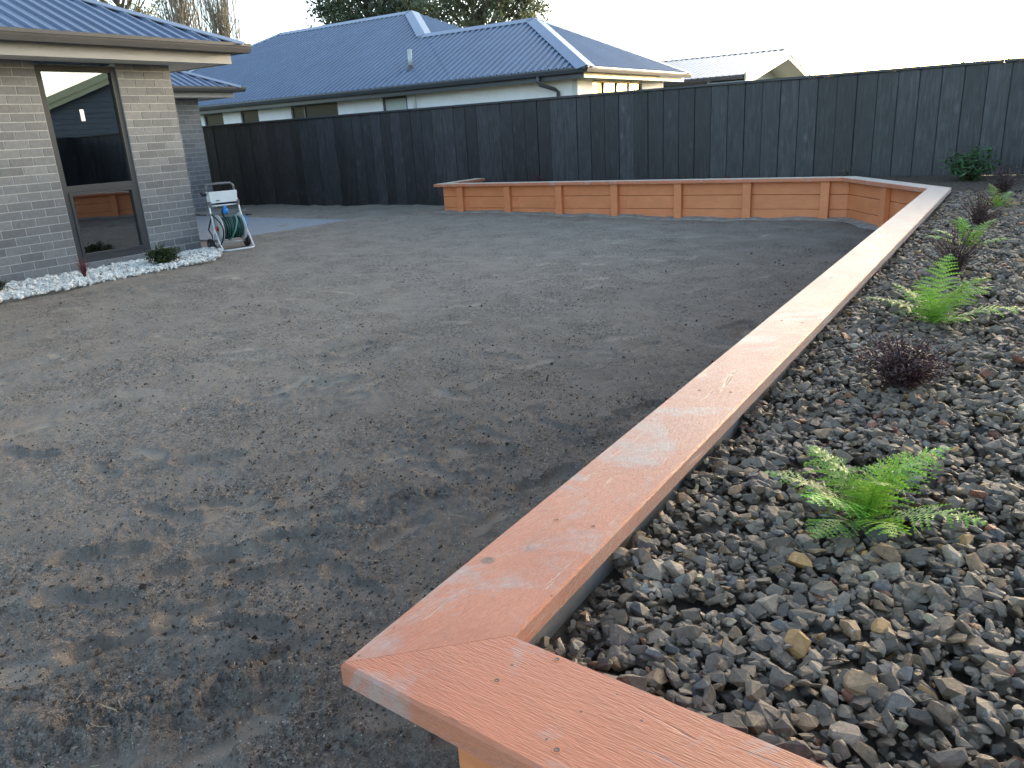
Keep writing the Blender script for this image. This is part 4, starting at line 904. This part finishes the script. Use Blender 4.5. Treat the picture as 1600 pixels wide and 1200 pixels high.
shrub('dark_shrub', (-.262,4.62,BZ), 'twiggy dark brown shrub between the second and third ferns', .165, .27, 55, 12, .021, (.095,.055,.045), 12, group=gp, var=.7)
shrub('dark_shrub', (-.262,6.48,BZ), 'twiggy dark brown shrub just before the farthest fern', .18, .31, 55, 12, .022, (.09,.05,.042), 13, group=gp, var=.7)
shrub('dark_shrub', (-.19,9.0,BZ), 'thin brown twiggy shrub at the far end of the gravel near the fence', .22, .30, 50, 14, .024, (.075,.042,.036), 14, group=gp)
shrub('green_shrub', (-.57,10.75,.37), 'leafy green shrub standing against the black fence', .36, .42, 40, 16, .085, (.055,.115,.038), 15, lw=.36, droop=.5)
gp2 = 'tiny plants behind the far wall'
shrub('seedling', (-1.95,10.95,.37), 'wispy grey green seedling behind the bend of the orange wall', .13, .20, 26, 12, .022, (.11,.12,.10), 16, 'plant', gp2)
shrub('seedling', (-6.55,10.95,.37), 'small dark red seedling between the orange wall and fence', .13, .22, 26, 14, .025, (.10,.03,.045), 17, 'plant', gp2)
shrub('seedling', (-3.45,10.80,.37), 'low reddish seedling just peeping over the orange wall', .10, .13, 18, 10, .025, (.16,.05,.035), 18, 'plant', gp2)
shrub('round_shrub', (-8.10,5.22,.02), 'rounded dark green shrub in the white pebbles beside the window', .21, .22, 80, 24, .042, (.045,.07,.025), 21, lw=.5)
shrub('round_shrub', (-8.22,3.42,.02), 'dark green shrub in the white pebbles left of the reddish tussock', .17, .18, 60, 22, .04, (.045,.075,.028), 22, lw=.5)
def tussock(name, loc, label, n, hgt, rad, base, seed):
    rg = random.Random(seed); root = empty(name, loc, label, 'plant'); V = []; F = []; C = []
    for b in range(n):
        az = rg.uniform(0, 6.283); ln = hgt*rg.uniform(.6, 1.1); out = rad*rg.random()**.7; w0 = rg.uniform(.003, .006); c = np.array(base)*rg.uniform(.6, 1.5); side = Vector((-math.sin(az), math.cos(az), 0)); prev = None
        for k in range(5):
            t = k/4; p = Vector((math.cos(az)*(.012+out*t*t), math.sin(az)*(.012+out*t*t), ln*t*(1-.25*t*out/rad))); w_ = w0*(1-t*.9); m_ = len(V); V += [p-side*w_, p+side*w_]; C += [c, c]
            if k: F.append((m_-2, m_-1, m_+1)); F.append((m_-2, m_+1, m_))
    place('blades', npmesh('blades', np.array([q[:] for q in V]), np.array(F), MT['frond'], np.array(C)), root, loc)
tussock('red_tussock', (-8.20,4.36,.03), 'reddish strappy tussock plant in the white pebbles below the window', 90, .24, .13, (.15,.045,.05), 5)

# ------------------------------------------------------------------ trees
def leafy_tree(name, loc, label, hgt, crown_r, base, seed, nclump=70, per=130, lsize=.22, crown_lo=.35, group=None, openness=.5):
    rg = random.Random(seed); ng = np.random.default_rng(seed); root = empty(name, loc, label, 'tree', group); tk = MB()
    top = Vector((rg.uniform(-.5, .5), rg.uniform(-.5, .5), hgt*.8)); tk.tube([(0,0,-.3),(top.x*.3,top.y*.3,hgt*.3),(top.x*.7,top.y*.7,hgt*.58),tuple(top)], [hgt*.022, hgt*.017, hgt*.010, hgt*.003], 8)
    cl = []
    for k in range(nclump):
        z = hgt*(crown_lo+(1-crown_lo)*rg.random()); q = (z/hgt-crown_lo)/(1-crown_lo); rmax = crown_r*(math.sin(math.pi*(.12+.83*q))**.7); a = rg.uniform(0, 6.283); r_ = rmax*math.sqrt(rg.uniform(.05, 1)); c = Vector((r_*math.cos(a), r_*math.sin(a), z)); cl.append(c)
        zb = max(hgt*.22, z-r_*rg.uniform(.6, 1.1)-hgt*.06); s0 = Vector((top.x*zb/hgt, top.y*zb/hgt, zb)); md = s0.lerp(c, .5)+Vector((0, 0, -.06*r_)); tk.tube([s0, md, c], [hgt*.0065, hgt*.0042, hgt*.0012], 5)
    n = nclump*per; ci_ = np.repeat(np.array([c[:] for c in cl]), per, 0); cr_ = np.repeat(ng.uniform(.09, .2, nclump)*crown_r*1.6, per)
    d = ng.normal(size=(n, 3)); d /= np.linalg.norm(d, axis=1)[:, None]; P_ = ci_+d*(cr_*ng.random(n)**.45)[:, None]*np.array([1, 1, .7])
    a_ = ng.normal(size=(n, 3)); a_ /= np.linalg.norm(a_, axis=1)[:, None]; b_ = np.cross(a_, ng.normal(size=(n, 3))); b_ /= np.linalg.norm(b_, axis=1)[:, None]; s_ = lsize*ng.uniform(.5, 1.2, (n, 1))
    V_ = np.stack([P_-a_*s_*.5, P_+b_*s_*.2, P_+a_*s_*.5, P_-b_*s_*.2], 1).reshape(-1, 3); F_ = np.arange(n*4).reshape(n, 4)
    tone = np.repeat(np.repeat(ng.uniform(.6, 1.35, nclump), per)*ng.uniform(.7, 1.3, n), 4)[:, None]; C_ = np.clip(np.array(base)[None]*tone, 0, 1)
    place('trunk', mesh('trunk', tk, MT['bark']), root, loc); place('crown', npmesh('crown', V_, F_, MT['frond'], C_), root, loc); return root
gt_ = 'tall leafy trees behind the neighbour house'
leafy_tree('gum_tree', (-39.5,45,-.2), 'tall dark crowned gum tree behind the blue hip roof, left of its taller neighbour', 15.0, 5.2, (.085,.105,.060), 31, 150, 190, .32, .45, gt_)
leafy_tree('gum_tree', (-31.5,46,-.2), 'open crowned gum tree right above the lower ridge of the blue roof', 14.5, 4.6, (.11,.13,.072), 32, 130, 170, .32, .36, gt_)
leafy_tree('young_tree', (-43.2,46,-.2), 'small round tree just showing over the blue ridge', 9.4, 2.4, (.10,.11,.06), 33, 50, 90, .26, .4, gt_)
leafy_tree('golden_tree', (-67.5,44,-.2), 'yellowish green thin tree above the brick house roof', 17.5, 5.0, (.14,.14,.05), 34, 90, 90, .30, .40, gt_)
leafy_tree('golden_tree', (-72,42,-.2), 'yellowish green leafy tree half hidden by the brick house roof', 16.5, 4.2, (.13,.135,.05), 35, 70, 90, .30, .40, gt_)
def bare_tree(name, loc, label, hgt, rad, nmain, ntw, seed, m, upright=True, thick=1.0):
    rg = random.Random(seed); root = empty(name, loc, label, 'tree'); tk = MB(); br = MB(); lines = []
    tk.tube([(0,0,-.3),(.1,0,hgt*.4),(.0,.1,hgt*.97)], [hgt*.014*thick, hgt*.010*thick, .02], 7)
    for k in range(nmain):
        z0 = hgt*rg.uniform(.06, .7); a = rg.uniform(0, 6.283); ln = (hgt-z0)*rg.uniform(.45, .98); q = rad*rg.uniform(.35, 1)*min(1, ln/(hgt*.35)); p0_ = Vector((0, 0, z0)); p1_ = p0_+Vector((math.cos(a)*q*.75, math.sin(a)*q*.75, ln*.35)); p2_ = p0_+Vector((math.cos(a)*q, math.sin(a)*q, ln))
        br.tube([p0_, p1_, p2_], [.05*thick, .035*thick, .010*thick], 4, cap=False); lines.append((p0_, p1_, p2_))
    for k in range(ntw):
        p0_, p1_, p2_ = rg.choice(lines); t = rg.uniform(.15, .95); p = (1-t)**2*p0_+2*t*(1-t)*p1_+t*t*p2_; a = rg.uniform(0, 6.283); ln = rg.uniform(.4, 1.6)*hgt/15; o_ = rg.uniform(.12, .34)
        br.tube([p, p+Vector((math.cos(a)*o_*ln, math.sin(a)*o_*ln, ln))], [.016*thick, .006*thick], 3, cap=False)
    place('trunk', mesh('trunk', tk, MT[m]), root, loc); place('branches', mesh('branches', br, MT[m]), root, loc); return root
bare_tree('bare_poplar', (-60.6,45,-.2), 'bare winter poplar with upswept branches, left one of the pair', 17.5, 2.3, 120, 1300, 41, 'barepop')
bare_tree('bare_poplar', (-56.6,45.5,-.2), 'bare winter poplar with upswept branches beside the brick house gutter end', 16.0, 2.0, 110, 1200, 42, 'barepop')
def thicket(x, y, h, lab, sd_): bare_tree('bare_tree', (x, y, -.2), lab, h, h*.5, 40, 500, sd_, 'barepop', thick=.55)
thicket(-2.6, 44, 3.9, 'bare twiggy tree tops showing over the right end of the black fence', 51)
thicket(-1.0, 46, 3.8, 'bare bush tip peeping above the black fence capping at its far right', 52)
for k in range(7): thicket(4+k*3.1, 46+(k % 3)*3, 6.5+(k*37 % 5)*.5, 'bare winter tree beyond the fence, mirrored gold in the neighbour side window', 60+k)
for o in bpy.data.objects:
    if o.name.startswith('bare_tree') and 'mirrored' in o.get('label', ''): o['group'] = 'bare trees mirrored in the window'
